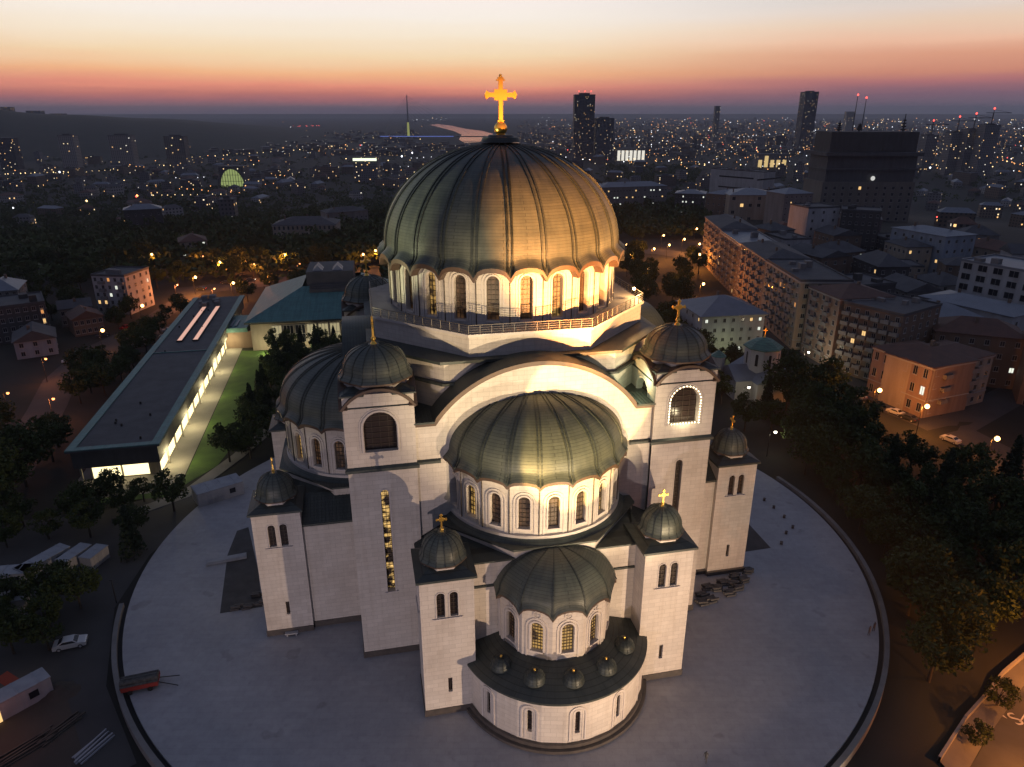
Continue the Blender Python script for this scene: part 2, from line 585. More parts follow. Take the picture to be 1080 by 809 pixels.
# ------------------------------------------------------------------ domes
def dome(mb, prof, a0, a1, facets, amp, sub=8, cx=0, cy=0, z0=0, rib=0.0, pair=0.0, ribs=None, mat=0, ribmat=0, scallop_h=None, rim=None, polygonal=0.0, phase=0.0):
    """prof: [(r, z)] from eave to top; angle a measured from the front (-y); scalloped eave"""
    zr = prof[0][1]
    sh = scallop_h or (prof[-1][1] - zr) * 0.25
    L = [0]
    for i in range(1, len(prof)):
        L.append(L[-1] + math.hypot(prof[i][0] - prof[i - 1][0], prof[i][1] - prof[i - 1][1]))
    nA = facets * sub
    us = [a0 + (a1 - a0) * k / nA for k in range(nA + 1)]
    fa = (a1 - a0) / facets
    def frac(a):
        return ((a - a0) / fa + phase) % 1.0
    def pos_(a, i, off=0.0):
        r, z = prof[i]
        if off:
            i0, i1 = max(i - 1, 0), min(i + 1, len(prof) - 1)
            tr, tz = prof[i1][0] - prof[i0][0], prof[i1][1] - prof[i0][1]
            q = math.hypot(tr, tz) or 1
            r, z = r + tz / q * off, z - tr / q * off
        f = frac(a)
        w = max(0.0, 1 - (z - zr) / sh)
        w = w * w * (3 - 2 * w)
        k = math.sqrt(max(0, 1 - (2 * f - 1) ** 2))
        z = z + amp * k * w
        if polygonal:
            r = r * (1 + (math.cos(fa / 2) / math.cos((f - 0.5) * fa) - 1) * polygonal)
        return (cx + r * math.sin(a), cy - r * math.cos(a), z0 + z)
    idx = list(range(len(prof)))
    mb.grid(lambda a, i: pos_(a, i), us, idx, mat, True, lambda a, i: (a * prof[0][0] * 0.5, L[i]))
    if rib:
        rb = ribs if ribs is not None else [a0 + fa * k for k in range(facets + 1)]
        for a in rb:
            for s_ in ((-pair, pair) if pair else (0,)):
                for i in range(len(prof) - 2):
                    def q(k, sd, off):
                        rr = max(prof[k][0], 0.6)
                        return pos_(a + (s_ + sd * rib * min(1, rr / prof[0][0] + 0.3)) / rr, k, off)
                    h_ = rib * 1.1
                    A, B = q(i, -1, h_), q(i, 1, h_)
                    C_, D_ = q(i + 1, 1, h_), q(i + 1, -1, h_)
                    mb.face([A, B, C_, D_], None, ribmat)
                    mb.face([q(i, -1, -0.02), A, D_, q(i + 1, -1, -0.02)], None, ribmat)
                    mb.face([B, q(i, 1, -0.02), q(i + 1, 1, -0.02), C_], None, ribmat)
    if rim:
        t_, dr, rm = rim      # thickness of the eave and soffit depth
        def low(a, j):
            p = pos_(a, 0)
            r = prof[0][0]
            k = [0, 0, dr][j] / r
            return (p[0] + (cx - p[0]) * k, p[1] + (cy - p[1]) * k, p[2] - [0, t_, t_ * 1.1][j])
        mb.grid(low, us, [0, 1, 2], rm, False, lambda a, j: (a * prof[0][0], j))

def ellipse_prof(r0, h, n=14, lip=None, z0=0.0, p=1.0):
    pr = list(lip) if lip else []
    for k in range(n + 1):
        t = PI / 2 * k / n
        pr.append((r0 * math.cos(t) ** p, z0 + h * math.sin(t)))
    pr[-1] = (0.001, pr[-1][1])
    return pr

def cross_mb(s=1.0, t=0.16, base=True):
    """gilded cross with stepped corners; s = height of the upright"""
    mb = MB()
    w = 0.050 * s
    arm = 0.34 * s
    zc = 0.62 * s
    def bx(x0, x1, z0, z1, tt=t):
        mb.box(x0, x1, -tt * s / 2, tt * s / 2, z0, z1)
    tk = t * 0.6
    bx(-w, w, 0, zc - w, tk)
    bx(-w, w, zc + w, s * 0.96, tk)
    bx(-arm, arm, zc - w, zc + w, tk)
    k = 0.10 * s
    for sx in (-1, 1):
        a, b = sorted((sx * w, sx * (w + k)))
        bx(a, b, zc + w, zc + w + k * 0.7, tk * 0.9)
        bx(a, b, zc - w - k * 0.7, zc - w, tk * 0.9)
        # flared, pointed ends of the arms
        y_ = tk * s * .5
        x0, x1, x2 = sx * (arm - .06 * s), sx * arm, sx * (arm + .045 * s)
        P_ = [(x0, zc - w), (x1, zc - w * 2.0), (x2, zc), (x1, zc + w * 2.0), (x0, zc + w)]
        mb.face([(p[0], -y_ * 1.05, p[1]) for p in P_])
        mb.face([(p[0], y_ * 1.05, p[1]) for p in P_])
        for q in range(5):
            p, r_ = P_[q], P_[(q + 1) % 5]
            mb.face([(p[0], -y_ * 1.05, p[1]), (r_[0], -y_ * 1.05, r_[1]), (r_[0], y_ * 1.05, r_[1]), (p[0], y_ * 1.05, p[1])])
    bx(-w * 2.0, w * 2.0, s * 0.92, s * 0.955, tk * 1.1)
    bx(-w * 1.35, w * 1.35, s * 0.96, s, tk * 1.1)
    bx(-w * 1.5, w * 1.5, s * 0.02, s * 0.07, tk * 1.2)
    mb.sphere(0, 0, s * 1.03, 0.04 * s, 8)
    if base:
        mb.sphere(0, 0, -0.10 * s, 0.13 * s, 12)
        mb.cyl(0, 0, -0.36 * s, -0.18 * s, 0.17 * s, 0.06 * s, 12)
    return mb

# ------------------------------------------------------------------ the church
church = empty('church', (OX, OY, 0), TH, 'great white marble church with green copper domes and gilded crosses on the round plaza', 'church')

def facet_plane(cx, cd, rad, a, h):
    """facet of a drum about (cx, -cd): centre angle a, half angle h, corner radius rad"""
    p0 = (cx + rad * math.sin(a - h), -cd - rad * math.cos(a - h))
    p1 = (cx + rad * math.sin(a + h), -cd - rad * math.cos(a + h))
    return Plane(p0, p1)

def scalloped_drum(cx, cd, rad, n, a_first, h, z0, zlow, amp, win, name, parent, glasses, depth=0.55, arch=True, nv=2, nh=6, pil=True, emblem=False):
    mb = MB()
    todo = []
    for i in range(n):
        a = a_first + 2 * h * i
        pl = facet_plane(cx, cd, rad, a, h)
        L = pl.L
        top = [(L * (0.5 - 0.5 * math.cos(PI * k / 10)), 0) for k in range(11)]
        top = [(s, zlow + amp * math.sqrt(max(0, 1 - (2 * s / L - 1) ** 2))) for s, _ in top]
        outline = [(0, z0), (L, z0)] + list(reversed(top))
        w, wz0, wz1 = win
        s0, s1 = L / 2 - w / 2, L / 2 + w / 2
        panel(mb, pl, outline, [arch_outline(s0, s1, wz0, wz1)], depth)
        if arch:
            archivolt(mb, pl, s0, s1, wz0, wz1, 0.06, 0.20, 0.14, 1)
            archivolt(mb, pl, s0, s1, z0 + 0.05, wz1, 0.50, 0.16, 0.10, 1)
        q = pl.P(L / 2, 0, -depth)
        a0, a1 = pl.P(s0 - 0.1, wz0 - 0.22, 0.22), pl.P(s1 + 0.1, wz0 - 0.22, 0.22)
        mb.face([pl.P(s0 - .1, wz0 - .02, .22), pl.P(s1 + .1, wz0 - .02, .22), pl.P(s1 + .1, wz0 - .02, 0), pl.P(s0 - .1, wz0 - .02, 0)], None, 1)
        mb.face([a0, a1, pl.P(s1 + .1, wz0 - .02, .22), pl.P(s0 - .1, wz0 - .02, .22)], None, 1)
        if pil:   # slim dark downpipe on each corner
            mb.cyl(*pl.P(0, 0, 0.05)[:2], z0, zlow - 0.1, 0.07, None, 6, 2)
        if emblem:
            c = (L / 2, wz1 + 1.15)
            ring = [(c[0] + 0.52 * math.cos(2 * PI * k / 14), c[1] + 0.52 * math.sin(2 * PI * k / 14)) for k in range(14)]
            rin = [(c[0] + 0.40 * math.cos(2 * PI * k / 14), c[1] + 0.40 * math.sin(2 * PI * k / 14)) for k in range(14)]
            for k in range(14):
                j = (k + 1) % 14
                mb.face([pl.P(*ring[k], .09), pl.P(*ring[j], .09), pl.P(*rin[j], .09), pl.P(*rin[k], .09)], None, 1)
                mb.face([pl.P(*ring[k], 0), pl.P(*ring[j], 0), pl.P(*ring[j], .09), pl.P(*ring[k], .09)], None, 1)
            for q_ in ([(-.34, -.06), (.34, .06)], [(-.06, -.34), (.06, .34)]):
                (x0, y0), (x1, y1) = q_
                mb.face([pl.P(c[0] + x0, c[1] + y0, .07), pl.P(c[0] + x1, c[1] + y0, .07), pl.P(c[0] + x1, c[1] + y1, .07), pl.P(c[0] + x0, c[1] + y1, .07)], None, 1)
        todo.append((pl, s0, s1, wz0, wz1, glasses[i % len(glasses)]))
    o = mb.build(name, [M['marble'], M['trim'], M['bronze']], parent)
    for t in todo:
        window(o, *t[:5], depth, t[5], nv, nh)
    return o

# --- upper block, platform, main drum and dome
T0 = [(11.5, 20), (20, 11.5), (20, -11.5), (11.5, -20), (-11.5, -20), (-20, -11.5), (-20, 11.5), (-11.5, 20)]
T0 = [(x, -y) for x, y in T0]
def scale_poly(p, k):
    return [(x * k, y * k) for x, y in p]
mb = MB()
mb.prism(list(T0), 29, 41.0)
mb.prism(scale_poly(T0, 1.03), 37.75, 38.05, 1, True, True)
mb.prism(scale_poly(T0, 1.045), 40.75, 41.12, 1, True, True)
ub = mb.build('upper_block', [M['marble'], M['copper_dark']], church)

def octa(ap):
    r = ap / math.cos(PI / 8)
    return [(r * math.sin(PI / 8 + k * PI / 4), -r * math.cos(PI / 8 + k * PI / 4)) for k in range(8)]
mb = MB()
mb.prism(octa(19.6), 41.0, 43.85)
mb.prism(octa(19.95), 43.85, 44.2, 1, True, True, topmat=2)
pf = mb.build('platform', [M['marble'], M['trim'], noisy('platform_slabs', (0.30, 0.28, 0.27), (0.22, 0.21, 0.20), 0.8, 0.6)], church)
mb = MB()
oc = octa(19.75)
for i in range(8):
    a, b = Vector((*oc[i], 0)), Vector((*oc[(i + 1) % 8], 0))
    n_ = 11
    for z in (44.45, 44.75, 45.05, 45.36):
        mb.beam((a.x, a.y, z), (b.x, b.y, z), 0.05 if z < 45.3 else 0.09)
    for k in range(n_):
        p = a.lerp(b, k / n_)
        mb.beam((p.x, p.y, 44.18), (p.x, p.y, 45.4), 0.09)
mb.build('railing', [M['rail']], pf)

md = scalloped_drum(0, 0, 16.95, 24, 0, R(7.5), 44.15, 50.75, 1.15, (1.65, 44.8, 50.75), 'main_drum', church, [M['glass'], M['glass_warm'], M['glass'], M['glass']], 0.7, True, 2, 8)
mb = MB()
lip = [(18.35, -0.30), (17.95, 0.10), (17.55, 0.70), (17.35, 1.4)]
dome(mb, ellipse_prof(17.3, 13.6, 22, lip, 1.7, 0.98), R(-7.5), R(352.5), 24, 1.35, 8, z0=51.0, rib=0.13, pair=0.30, mat=0, ribmat=2, scallop_h=3.0, rim=(0.6, 1.3, 1))
mdome = mb.build('main_dome', [M['copper'], M['rust'], M['copper_dark']], church)
mb = MB()
mb.cyl(0, 0, 66.5, 67.15, 2.9, 2.6, 20)
mb.cyl(0, 0, 67.15, 67.45, 2.0, 1.7, 20)
mb.build('lantern_base', [M['copper_dark']], mdome)
cm = cross_mb(6.0, 0.12, False)
cm.transform(Matrix.Translation((0, 0, 69.0)))
cm.sphere(0, 0, 68.3, 0.95, 16)
cm.cyl(0, 0, 67.3, 67.8, 0.9, 0.35, 14)
cm.build('cross', [M['gold']], mdome)

# --- one arm: built towards the apse, then copied for the other three sides
arm_parts = []
def reg(o):
    arm_parts.append(o)
    return o

ARCH_R, ARCH_Z = 15.95, 25.05
mb = MB()
pl = Plane((-15.8, -23.7), (15.8, -23.7))
a_ = math.asin(13.2 / ARCH_R)
arc = [(15.8 + ARCH_R * math.sin(a_ - 2 * a_ * k / 36), ARCH_Z + ARCH_R * math.cos(a_ - 2 * a_ * k / 36)) for k in range(37)]
panel(mb, pl, [(0, 0), (31.6, 0), (31.6, 34)] + arc + [(0, 34)], [], 0.3)
aw = reg(mb.build('arch_wall', [M['marble']], church))
mb = MB()
chain = [(31.9, 34)] + arc + [(-0.3, 34)]
hood(mb, pl, list(reversed(chain)), 0.55, 0.55)
mb.build('arch_moulding', [M['rust']], aw)
for s0, s1 in ((0.0, 3.1), (28.5, 31.6)):
    mb = MB()
    mb.face([pl.P(s0, 28.7, .3), pl.P(s1, 28.7, .3), pl.P(s1, 29.05, .3), pl.P(s0, 29.05, .3)])
    mb.face([pl.P(s0, 29.05, .3), pl.P(s1, 29.05, .3), pl.P(s1, 29.25, 0), pl.P(s0, 29.25, 0)])
    mb.face([pl.P(s0, 28.7, 0), pl.P(s1, 28.7, 0), pl.P(s1, 28.7, .3), pl.P(s0, 28.7, .3)])
    mb.build('string_course', [M['copper_dark']], aw)
mb = MB()
rr = ARCH_R + 0.56
us = [-a_ + 2 * a_ * k / 40 for k in range(41)]
mb.grid(lambda a, d: (rr * math.sin(a), -d, ARCH_Z + rr * math.cos(a)), us, [24.25, 22.5, 20.0], 0, True, lambda a, d: (a * rr, d))
for sx in (-1, 1):
    x0, x1 = sorted((sx * 13.3, sx * 15.9))
    mb.box(x0, x1, -24.3, -19.8, 34.35, 34.58)
    for k in range(5):
        mb.box(sx * (13.6 + 0.5 * k) - .03, sx * (13.6 + 0.5 * k) + .03, -24.2, -20.1, 34.58, 34.66)
reg(mb.build('vault_roof', [M['copper_dark']], church))

# half octagon under the conch, front wall, flanks
OCT = [(-13, -21.5), (-13, -25.4), (-5.2, -33.25), (5.2, -33.25), (13, -25.4), (13, -21.5)]
mb = MB()
mb.prism(OCT, 15.0, 20.6)
fp = Plane((-11.2, -33.2), (11.2, -33.2))
panel(mb, fp, [(0, 0), (22.4, 0), (22.4, 19.5), (0, 19.5)], [], .3)
for sx in (-1, 1):
    q = Plane((sx * 16.3, -30.4 if sx > 0 else -21.7), (sx * 16.3, -21.7 if sx > 0 else -30.4))
    panel(mb, q, [(0, 0), (8.7, 0), (8.7, 17.4), (0, 17.4)], [], .3)
armw = reg(mb.build('arm_wall', [M['marble']], church))
mb = MB()
mb.face([fp.P(0.3, 15.85, .16), fp.P(22.1, 15.85, .16), fp.P(22.1, 16.1, .16), fp.P(.3, 16.1, .16)])
mb.face([fp.P(0.3, 16.1, .16), fp.P(22.1, 16.1, .16), fp.P(22.1, 16.2, 0), fp.P(.3, 16.2, 0)])
mb.build('string_course', [M['copper_dark']], armw)
mb = MB()
# flat roofs either side of the half octagon, a little above the walls, and the lean-to roofs of the flanks
for sx in (-1, 1):
    pts = [(5.0, 33.5), (11.3, 33.5), (11.3, 30.0), (12.4, 30.4), (12.4, 22.0), (12.9, 22.0), (12.9, 25.3)]
    top = [(sx * x, -d, 19.62 + 0.05 * (33.5 - d)) for x, d in pts]
    mb.face(top if sx < 0 else list(reversed(top)), None, 0)
    mb.box(*sorted((sx * 5.3, sx * 11.0)), -33.5, -33.2, 19.42, 19.64, 0)
    lo, hi_ = 16.65, 12.3
    q = [(sx * lo, -22.1, 17.45), (sx * lo, -30.4, 17.45), (sx * hi_, -30.4, 19.9), (sx * hi_, -22.1, 19.9)]
    mb.face(q, [(p[1], p[0]) for p in q], 0)
    for k in range(17):
        yy = -22.3 - k * 0.5
        mb.beam((sx * lo, yy, 17.49), (sx * hi_, yy, 19.94), 0.06)
    mb.box(*sorted((sx * 16.3, sx * 16.72)), -30.4, -22.1, 17.12, 17.44, 0)
OCT2 = [(x * 1.02, y - 0.0 if abs(y + 21.5) < .1 else y - 0.28) for x, y in OCT]
mb.prism(OCT2, 20.58, 20.82, 0, True, True)
us = [R(-88 + 176 * k / 44) for k in range(45)]
mb.grid(lambda a, t: ((12.7 - 0.9 * t) * math.sin(a), -20.7 - (12.7 - 0.9 * t) * math.cos(a), 20.8 + 0.75 * t), us, [0, 1], 0, True, lambda a, t: (a * 12, t))
armr = reg(mb.build('arm_roof', [M['copper_dark']], church))
mb = MB()
us = [R(-92 + 184 * k / 44) for k in range(45)]
mb.grid(lambda a, z: ((12.02 if z < 3 else 11.2) * math.sin(a), -20.7 - (12.02 if z < 3 else 11.2) * math.cos(a), (20.9, 21.75, 21.75, 21.85)[int(z)] if z != 3 else 21.85), us, [0, 1, 2, 3], 0, False, lambda a, z: (a * 12, z))
reg(mb.build('drum_ledge', [M['trim']], church))
cd = reg(scalloped_drum(0, 20.7, 11.75, 11, R(-90), R(9), 21.7, 28.85, 0.8, (1.4, 22.6, 27.0), 'conch_drum', church, [M['glass'], M['glass'], M['glass_warm'], M['glass'], M['glass']], 0.55, True, 2, 6))
mb = MB()
lip = [(12.75, -0.2), (12.45, 0.15), (12.2, 0.6), (12.05, 1.1)]
dome(mb, ellipse_prof(12.0, 6.85, 16, lip, 1.4, 0.97), R(-99), R(99), 11, 0.75, 8, 0, -20.7, 29.0, rib=0.10, pair=0.22, ribmat=2, scallop_h=2.2, rim=(0.4, 0.9, 1))
reg(mb.build('conch_dome', [M['copper'], M['rust'], M['copper_dark']], church))

# plinth of the arm
mb = MB()
mb.box(-16.45, 16.45, -30.3, -22.5, -1.0, 0.95)
mb.box(-11, 11, -33.4, -30.5, -1.0, 0.95)
reg(mb.build('plinth', [M['plinth']], church))

# --- chapel tower (right hand one of an arm), 6.4 m square
def tower_windows(mb, pl, L, c=None):
    c = L / 2 if c is None else c
    hs = []
    for k in (-0.78, 0.78):
        hs.append(arch_outline(c + k - 0.47, c + k + 0.47, 14.7, 18.15))
    hs.append([(c - 0.26, 3.3), (c + 0.26, 3.3), (c + 0.26, 5.5), (c - 0.26, 5.5)])
    return hs

def chapel_tower(x0):
    x1 = x0 + 6.4
    y0, y1 = -36.35, -29.95
    c = [(x0, y0), (x1, y0), (x1, y1), (x0, y1)]
    mb = MB()
    wl = []
    for i in range(4):
        p = Plane(c[i], c[(i + 1) % 4])
        hs = tower_windows(mb, p, p.L) if i in (0, 1 if x0 > 0 else 3) else []
        panel(mb, p, [(0, 0), (p.L, 0), (p.L, 19.9), (0, 19.9)], hs, 0.4)
        if hs:
            wl.append(p)
            for k in (-0.78, 0.78):
                archivolt(mb, p, p.L / 2 + k - .47, p.L / 2 + k + .47, 14.7, 18.15, .03, .12, .08, 1)
            mb.face([p.P(p.L / 2 - 1.75, 14.6, .2), p.P(p.L / 2 + 1.75, 14.6, .2), p.P(p.L / 2 + 1.75, 14.6, 0), p.P(p.L / 2 - 1.75, 14.6, 0)], None, 1)
            mb.face([p.P(p.L / 2 - 1.75, 14.42, .2), p.P(p.L / 2 + 1.75, 14.42, .2), p.P(p.L / 2 + 1.75, 14.6, .2), p.P(p.L / 2 - 1.75, 14.6, .2)], None, 1)
    t = mb.build('chapel_tower', [M['marble'], M['trim']], church)
    for p in wl:
        for k in (-0.78, 0.78):
            window(t, p, p.L / 2 + k - .47, p.L / 2 + k + .47, 14.7, 18.15, .4, M['glass_dark'], 1, 5, .06)
        m2 = MB()
        cc = p.L / 2
        m2.face([p.P(cc - .26, 3.3, -.38), p.P(cc + .26, 3.3, -.38), p.P(cc + .26, 5.5, -.38), p.P(cc - .26, 5.5, -.38)], None, 0)
        m2.face([p.P(cc - .03, 3.3, -.30), p.P(cc + .03, 3.3, -.30), p.P(cc + .03, 5.5, -.30), p.P(cc - .03, 5.5, -.30)], None, 1)
        m2.build('slit_window', [M['glass_dark'], M['bronze']], t)
    xm, ym = (x0 + x1) / 2, (y0 + y1) / 2
    mb = MB()
    e = 0.38
    b = [(x0 - e, y0 - e), (x1 + e, y0 - e), (x1 + e, y1 + e), (x0 - e, y1 + e)]
    mb.prism(b, 19.88, 20.18, 0, False, True)
    k = 0.30
    tp = [(xm + (p[0] - xm) * k, ym + (p[1] - ym) * k) for p in b]
    for i in range(4):
        j = (i + 1) % 4
        mb.face([(*b[i], 20.18), (*b[j], 20.18), (*tp[j], 21.25), (*tp[i], 21.25)], None, 0)
    mb.build('roof', [M['copper_dark']], t)
    mb = MB()
    us = [R(-22.5 + 45 * k) for k in range(9)]
    mb.grid(lambda a, z: (xm + (2.55 if z < 21 else 2.62) * math.sin(a), ym - (2.55 if z < 21 else 2.62) * math.cos(a), z), us, [20.2, 21.5], 0, False, lambda a, z: (a * 2.6, z))
    mb.build('drum', [M['trim']], t)
    mb = MB()
    dome(mb, ellipse_prof(2.55, 2.45, 8, [(2.95, -0.12), (2.72, 0.12), (2.6, 0.4)], 0.55, 0.92), R(-22.5), R(337.5), 8, 0.0, 4, xm, ym, 21.45, rib=0.05, ribmat=2, ribs=[R(22.5 * k / 1.0) for k in range(16)], rim=(0.16, 0.5, 1), polygonal=0.6)
    mb.build('dome', [M['copper'], M['rust'], M['copper_dark']], t)
    cm = cross_mb(1.75, 0.16)
    cm.transform(Matrix.Translation((xm, ym, 24.95)))
    cm.build('cross', [M['gold']], t)
    mb = MB()
    mb.box(x0 - .12, x1 + .12, y0 - .12, y1, -1.0, 0.92)
    mb.build('plinth', [M['plinth']], t)
    return t
reg(chapel_tower(10.65))
reg(chapel_tower(-17.05))

# --- bell tower at the corner to the right of the arm
def bell_tower():
    x0, x1, y0, y1 = 15.75, 24.3, -24.3, -15.75
    c = [(x0, y0), (x1, y0), (x1, y1), (x0, y1)]
    xm, ym = (x0 + x1) / 2, (y0 + y1) / 2
    mb = MB()
    L = x1 - x0
    BW = (L / 2 - 2.0, L / 2 + 2.0, 31.2, 36.5)
    SL = (L / 2 - 0.5, L / 2 + 0.5, 10.4, 25.8)
    pls = [Plane(c[i], c[(i + 1) % 4]) for i in range(4)]
    for i, p in enumerate(pls):
        hs = [arch_outline(*BW)]
        if i < 2:
            hs.append(arch_outline(*SL))
        z0 = 0 if i < 2 else 29
        panel(mb, p, [(0, z0), (L, z0), (L, 38.9), (0, 38.9)], hs, 0.8)
        archivolt(mb, p, *BW, .08, .22, .14, 1)
        archivolt(mb, p, *BW, .45, .12, .06, 1)
        if i < 2:
            archivolt(mb, p, *SL, .04, .14, .06, 1)
            mb.face([p.P(SL[0] - .4, SL[2] - .1, .18), p.P(SL[1] + .4, SL[2] - .1, .18), p.P(SL[1] + .4, SL[2], .18), p.P(SL[0] - .4, SL[2], .18)], None, 1)
            mb.face([p.P(SL[0] - .4, SL[2], .18), p.P(SL[1] + .4, SL[2], .18), p.P(SL[1] + .4, SL[2], 0), p.P(SL[0] - .4, SL[2], 0)], None, 1)
    t = mb.build('bell_tower', [M['marble'], M['trim']], church)
    for i, p in enumerate(pls):
        window(t, p, *BW, 0.8, M['glass_dark'], 3, 6, .05)
        if i < 2:
            window(t, p, *SL, 0.8, M['glass_dark'], 1, 24, .06, 'slit_window')
    mb = MB()
    for i, p in enumerate(pls[:2]):
        mb.face([p.P(-.3, 28.62, .32), p.P(L + .3, 28.62, .32), p.P(L + .3, 29.0, .32), p.P(-.3, 29.0, .32)])
        mb.face([p.P(-.3, 29.0, .32), p.P(L + .3, 29.0, .32), p.P(L, 29.3, 0), p.P(0, 29.3, 0)])
        mb.face([p.P(-.3, 28.62, 0), p.P(L + .3, 28.62, 0), p.P(L + .3, 28.62, .32), p.P(-.3, 28.62, .32)])
    mb.build('string_course', [M['copper_dark']], t)
    # arched hoods over each face
    mb = MB()
    rise, half = 2.35, L / 2
    rad = (half * half + rise * rise) / (2 * rise)
    aa = math.asin(half / rad)
    zc = 37.0 + rise - rad
    ch = [(half + rad * math.sin(-aa + 2 * aa * k / 20), zc + rad * math.cos(-aa + 2 * aa * k / 20)) for k in range(21)]
    for p in pls:
        hood(mb, p, ch, 0.34, 0.42, -0.6)
    mb.build('arched_hood', [M['rust']], t)
    mb = MB()
    e = .28
    b = [(x0 - e, y0 - e), (x1 + e, y0 - e), (x1 + e, y1 + e), (x0 - e, y1 + e)]
    # small hipped roofs on the four corners, between the arched hoods
    for i in range(4):
        bx, by = b[i]
        sx, sy = (1 if bx < xm else -1), (1 if by < ym else -1)
        q = [(bx, by), (bx + sx * 2.9, by), (bx + sx * 2.9, by + sy * 2.9), (bx, by + sy * 2.9)]
        ap = (xm - sx * 1.2, ym - sy * 1.2, 40.1)
        pts = [(p_[0], p_[1], 38.85) for p_ in q]
        mb.box(*sorted((bx, bx + sx * 2.9)), *sorted((by, by + sy * 2.9)), 38.72, 38.92)
        mb.face([pts[0], pts[1], ap], None, 0)
        mb.face([pts[3], pts[0], ap], None, 0)
        mb.face([pts[1], pts[2], ap], None, 0)
        mb.face([pts[2], pts[3], ap], None, 0)
    for sx in (-1, 1):   # cross vault behind the hoods
        pass
    ra = rad + .3
    us = [-aa + 2 * aa * k / 20 for k in range(21)]
    mb.grid(lambda a, y: (xm + ra * math.sin(a) * .97, y, zc + ra * math.cos(a)), us, [y0 - .3, y1 + .3], 0, True)
    mb.grid(lambda a, x: (x, ym + ra * math.sin(a) * .97, zc + ra * math.cos(a) + .003), us, [x0 - .3, x1 + .3], 0, True)
    mb.build('roof', [M['copper_dark']], t)
    mb = MB()
    us = [R(-22.5 + 45 * k) for k in range(9)]
    mb.grid(lambda a, z: (xm + 4.25 * math.sin(a), ym - 4.25 * math.cos(a), z), us, [38.6, 40.4], 0, False, lambda a, z: (a * 4.2, z))
    mb.build('drum', [M['marble']], t)
    mb = MB()
    dome(mb, ellipse_prof(4.15, 3.0, 10, [(4.75, -0.2), (4.45, 0.08), (4.25, 0.4)], .6, 0.94), R(-22.5), R(337.5), 8, 0.0, 4, xm, ym, 40.3, rib=0.06, ribmat=2, ribs=[R(22.5 * k) for k in range(16)], rim=(0.22, 0.6, 1), polygonal=0.55)
    mb.build('dome', [M['copper'], M['rust'], M['copper_dark']], t)
    cm = cross_mb(2.5, 0.16)
    cm.transform(Matrix.Translation((xm, ym, 44.75)))
    cm.build('cross', [M['gold']], t)
    mb = MB()
    mb.box(x0, x1 + .14, y0 - .14, y1, -1.0, 0.92)
    mb.build('plinth', [M['plinth']], t)
    return t, pls, BW
bt, bpls, BW = bell_tower()
reg(bt)

# --- copies of the arm for the other three sides
for q in (PI / 2, PI, -PI / 2):
    for o in arm_parts:
        c = copy_tree(o, church, rz=q)
        off = {1: 0.4, 2: 0.4, -1: 1.5}[round(q / (PI / 2))]
        if o.name.split('.')[0] not in ('arch_wall', 'vault_roof', 'bell_tower'):
            c.location = Matrix.Rotation(q, 3, 'Z') @ Vector((0, -off, 0))

# the tower to the left of the apse shows a lit staircase behind its slit window
for o in church.children:
    if o.name.startswith('bell_tower') and abs(o.rotation_euler.z + PI / 2) < .01:
        sl = sorted([k for k in o.children if k.name.startswith('slit_window')], key=lambda k: k.name)[-1]
        sl.data = sl.data.copy()
        sl.data.materials[0] = M['glass_slit']

# shoulder roof between the arms
mb = MB()
mb.box(-23.2, 23.2, -23.2, 23.2, 33.7, 34.3)
mb.build('shoulder_roof', [M['copper_dark']], church)

# row of bulbs round the bell opening of the right hand tower
mb = MB()
p = bpls[0]
o1 = arch_outline(BW[0] - .20, BW[1] + .20, BW[2] + .1, BW[3] + .20, 14)[1:] + [(BW[0] - .20, BW[2] + .1)]
for k in range(len(o1) - 1):
    a, b = Vector(o1[k]), Vector(o1[k + 1])
    n_ = max(1, int((b - a).length / 0.40))
    for j in range(n_):
        s_ = a.lerp(b, j / n_)
        mb.sphere(*p.P(s_.x, s_.y, .20), .075, 6)
for k in range(9):
    mb.sphere(*p.P(BW[0] + .3 + k * .42, BW[2] + .15, .10), .085, 6)
mb.build('bulb_string', [M['bulb']], bt)

# --- the apse: faceted drum, half dome, ambulatory with five little domes
AC = 32.6
ad = scalloped_drum(0, AC, 7.35, 7, R(-90), R(15), 7.0, 15.3, 1.15, (1.45, 9.9, 14.0), 'apse_drum', church, [M['glass_warm'], M['glass'], M['glass_warm'], M['glass_warm'], M['glass_warm'], M['glass']], 0.45, True, 3, 8, False, True)
mb = MB()
dome(mb, ellipse_prof(7.55, 4.4, 12, [(8.0, -0.25), (7.75, 0.1), (7.62, 0.5)], 0.75, 0.95), R(-105), R(105), 7, 1.15, 8, 0, -AC, 15.45, rib=0.09, pair=0.0, ribmat=2, scallop_h=2.6, rim=(0.24, 0.7, 1), polygonal=0.85)
mb.build('apse_dome', [M['copper'], M['rust'], M['copper_dark']], church)
mb = MB()
amb_w = []
AD, AR = 33.0, 11.75
for i in range(-6, 7):
    a = R(14 * i)
    p = facet_plane(0, AD, AR, a, R(7))
    L = p.L
    if i in (-4, -2, 0, 2, 4):
        h_ = arch_outline(L / 2 - .30, L / 2 + .30, 2.2, 5.5)
        panel(mb, p, [(0, 0), (L, 0), (L, 7.2), (0, 7.2)], [h_], .4)
        archivolt(mb, p, L / 2 - .30, L / 2 + .30, 1.1, 5.5, .55, .2, .12, 1)
        archivolt(mb, p, L / 2 - .30, L / 2 + .30, 1.1, 5.5, .22, .08, .06, 1)
        amb_w.append((p, L))
    else:
        panel(mb, p, [(0, 0), (L, 0), (L, 7.2), (0, 7.2)], [], .3)
amb = mb.build('ambulatory', [M['marble'], M['trim']], church)
for p, L in amb_w:
    window(amb, p, L / 2 - .30, L / 2 + .30, 2.2, 5.5, .4, M['glass_dark'], 0, 4, .05)
mb = MB()
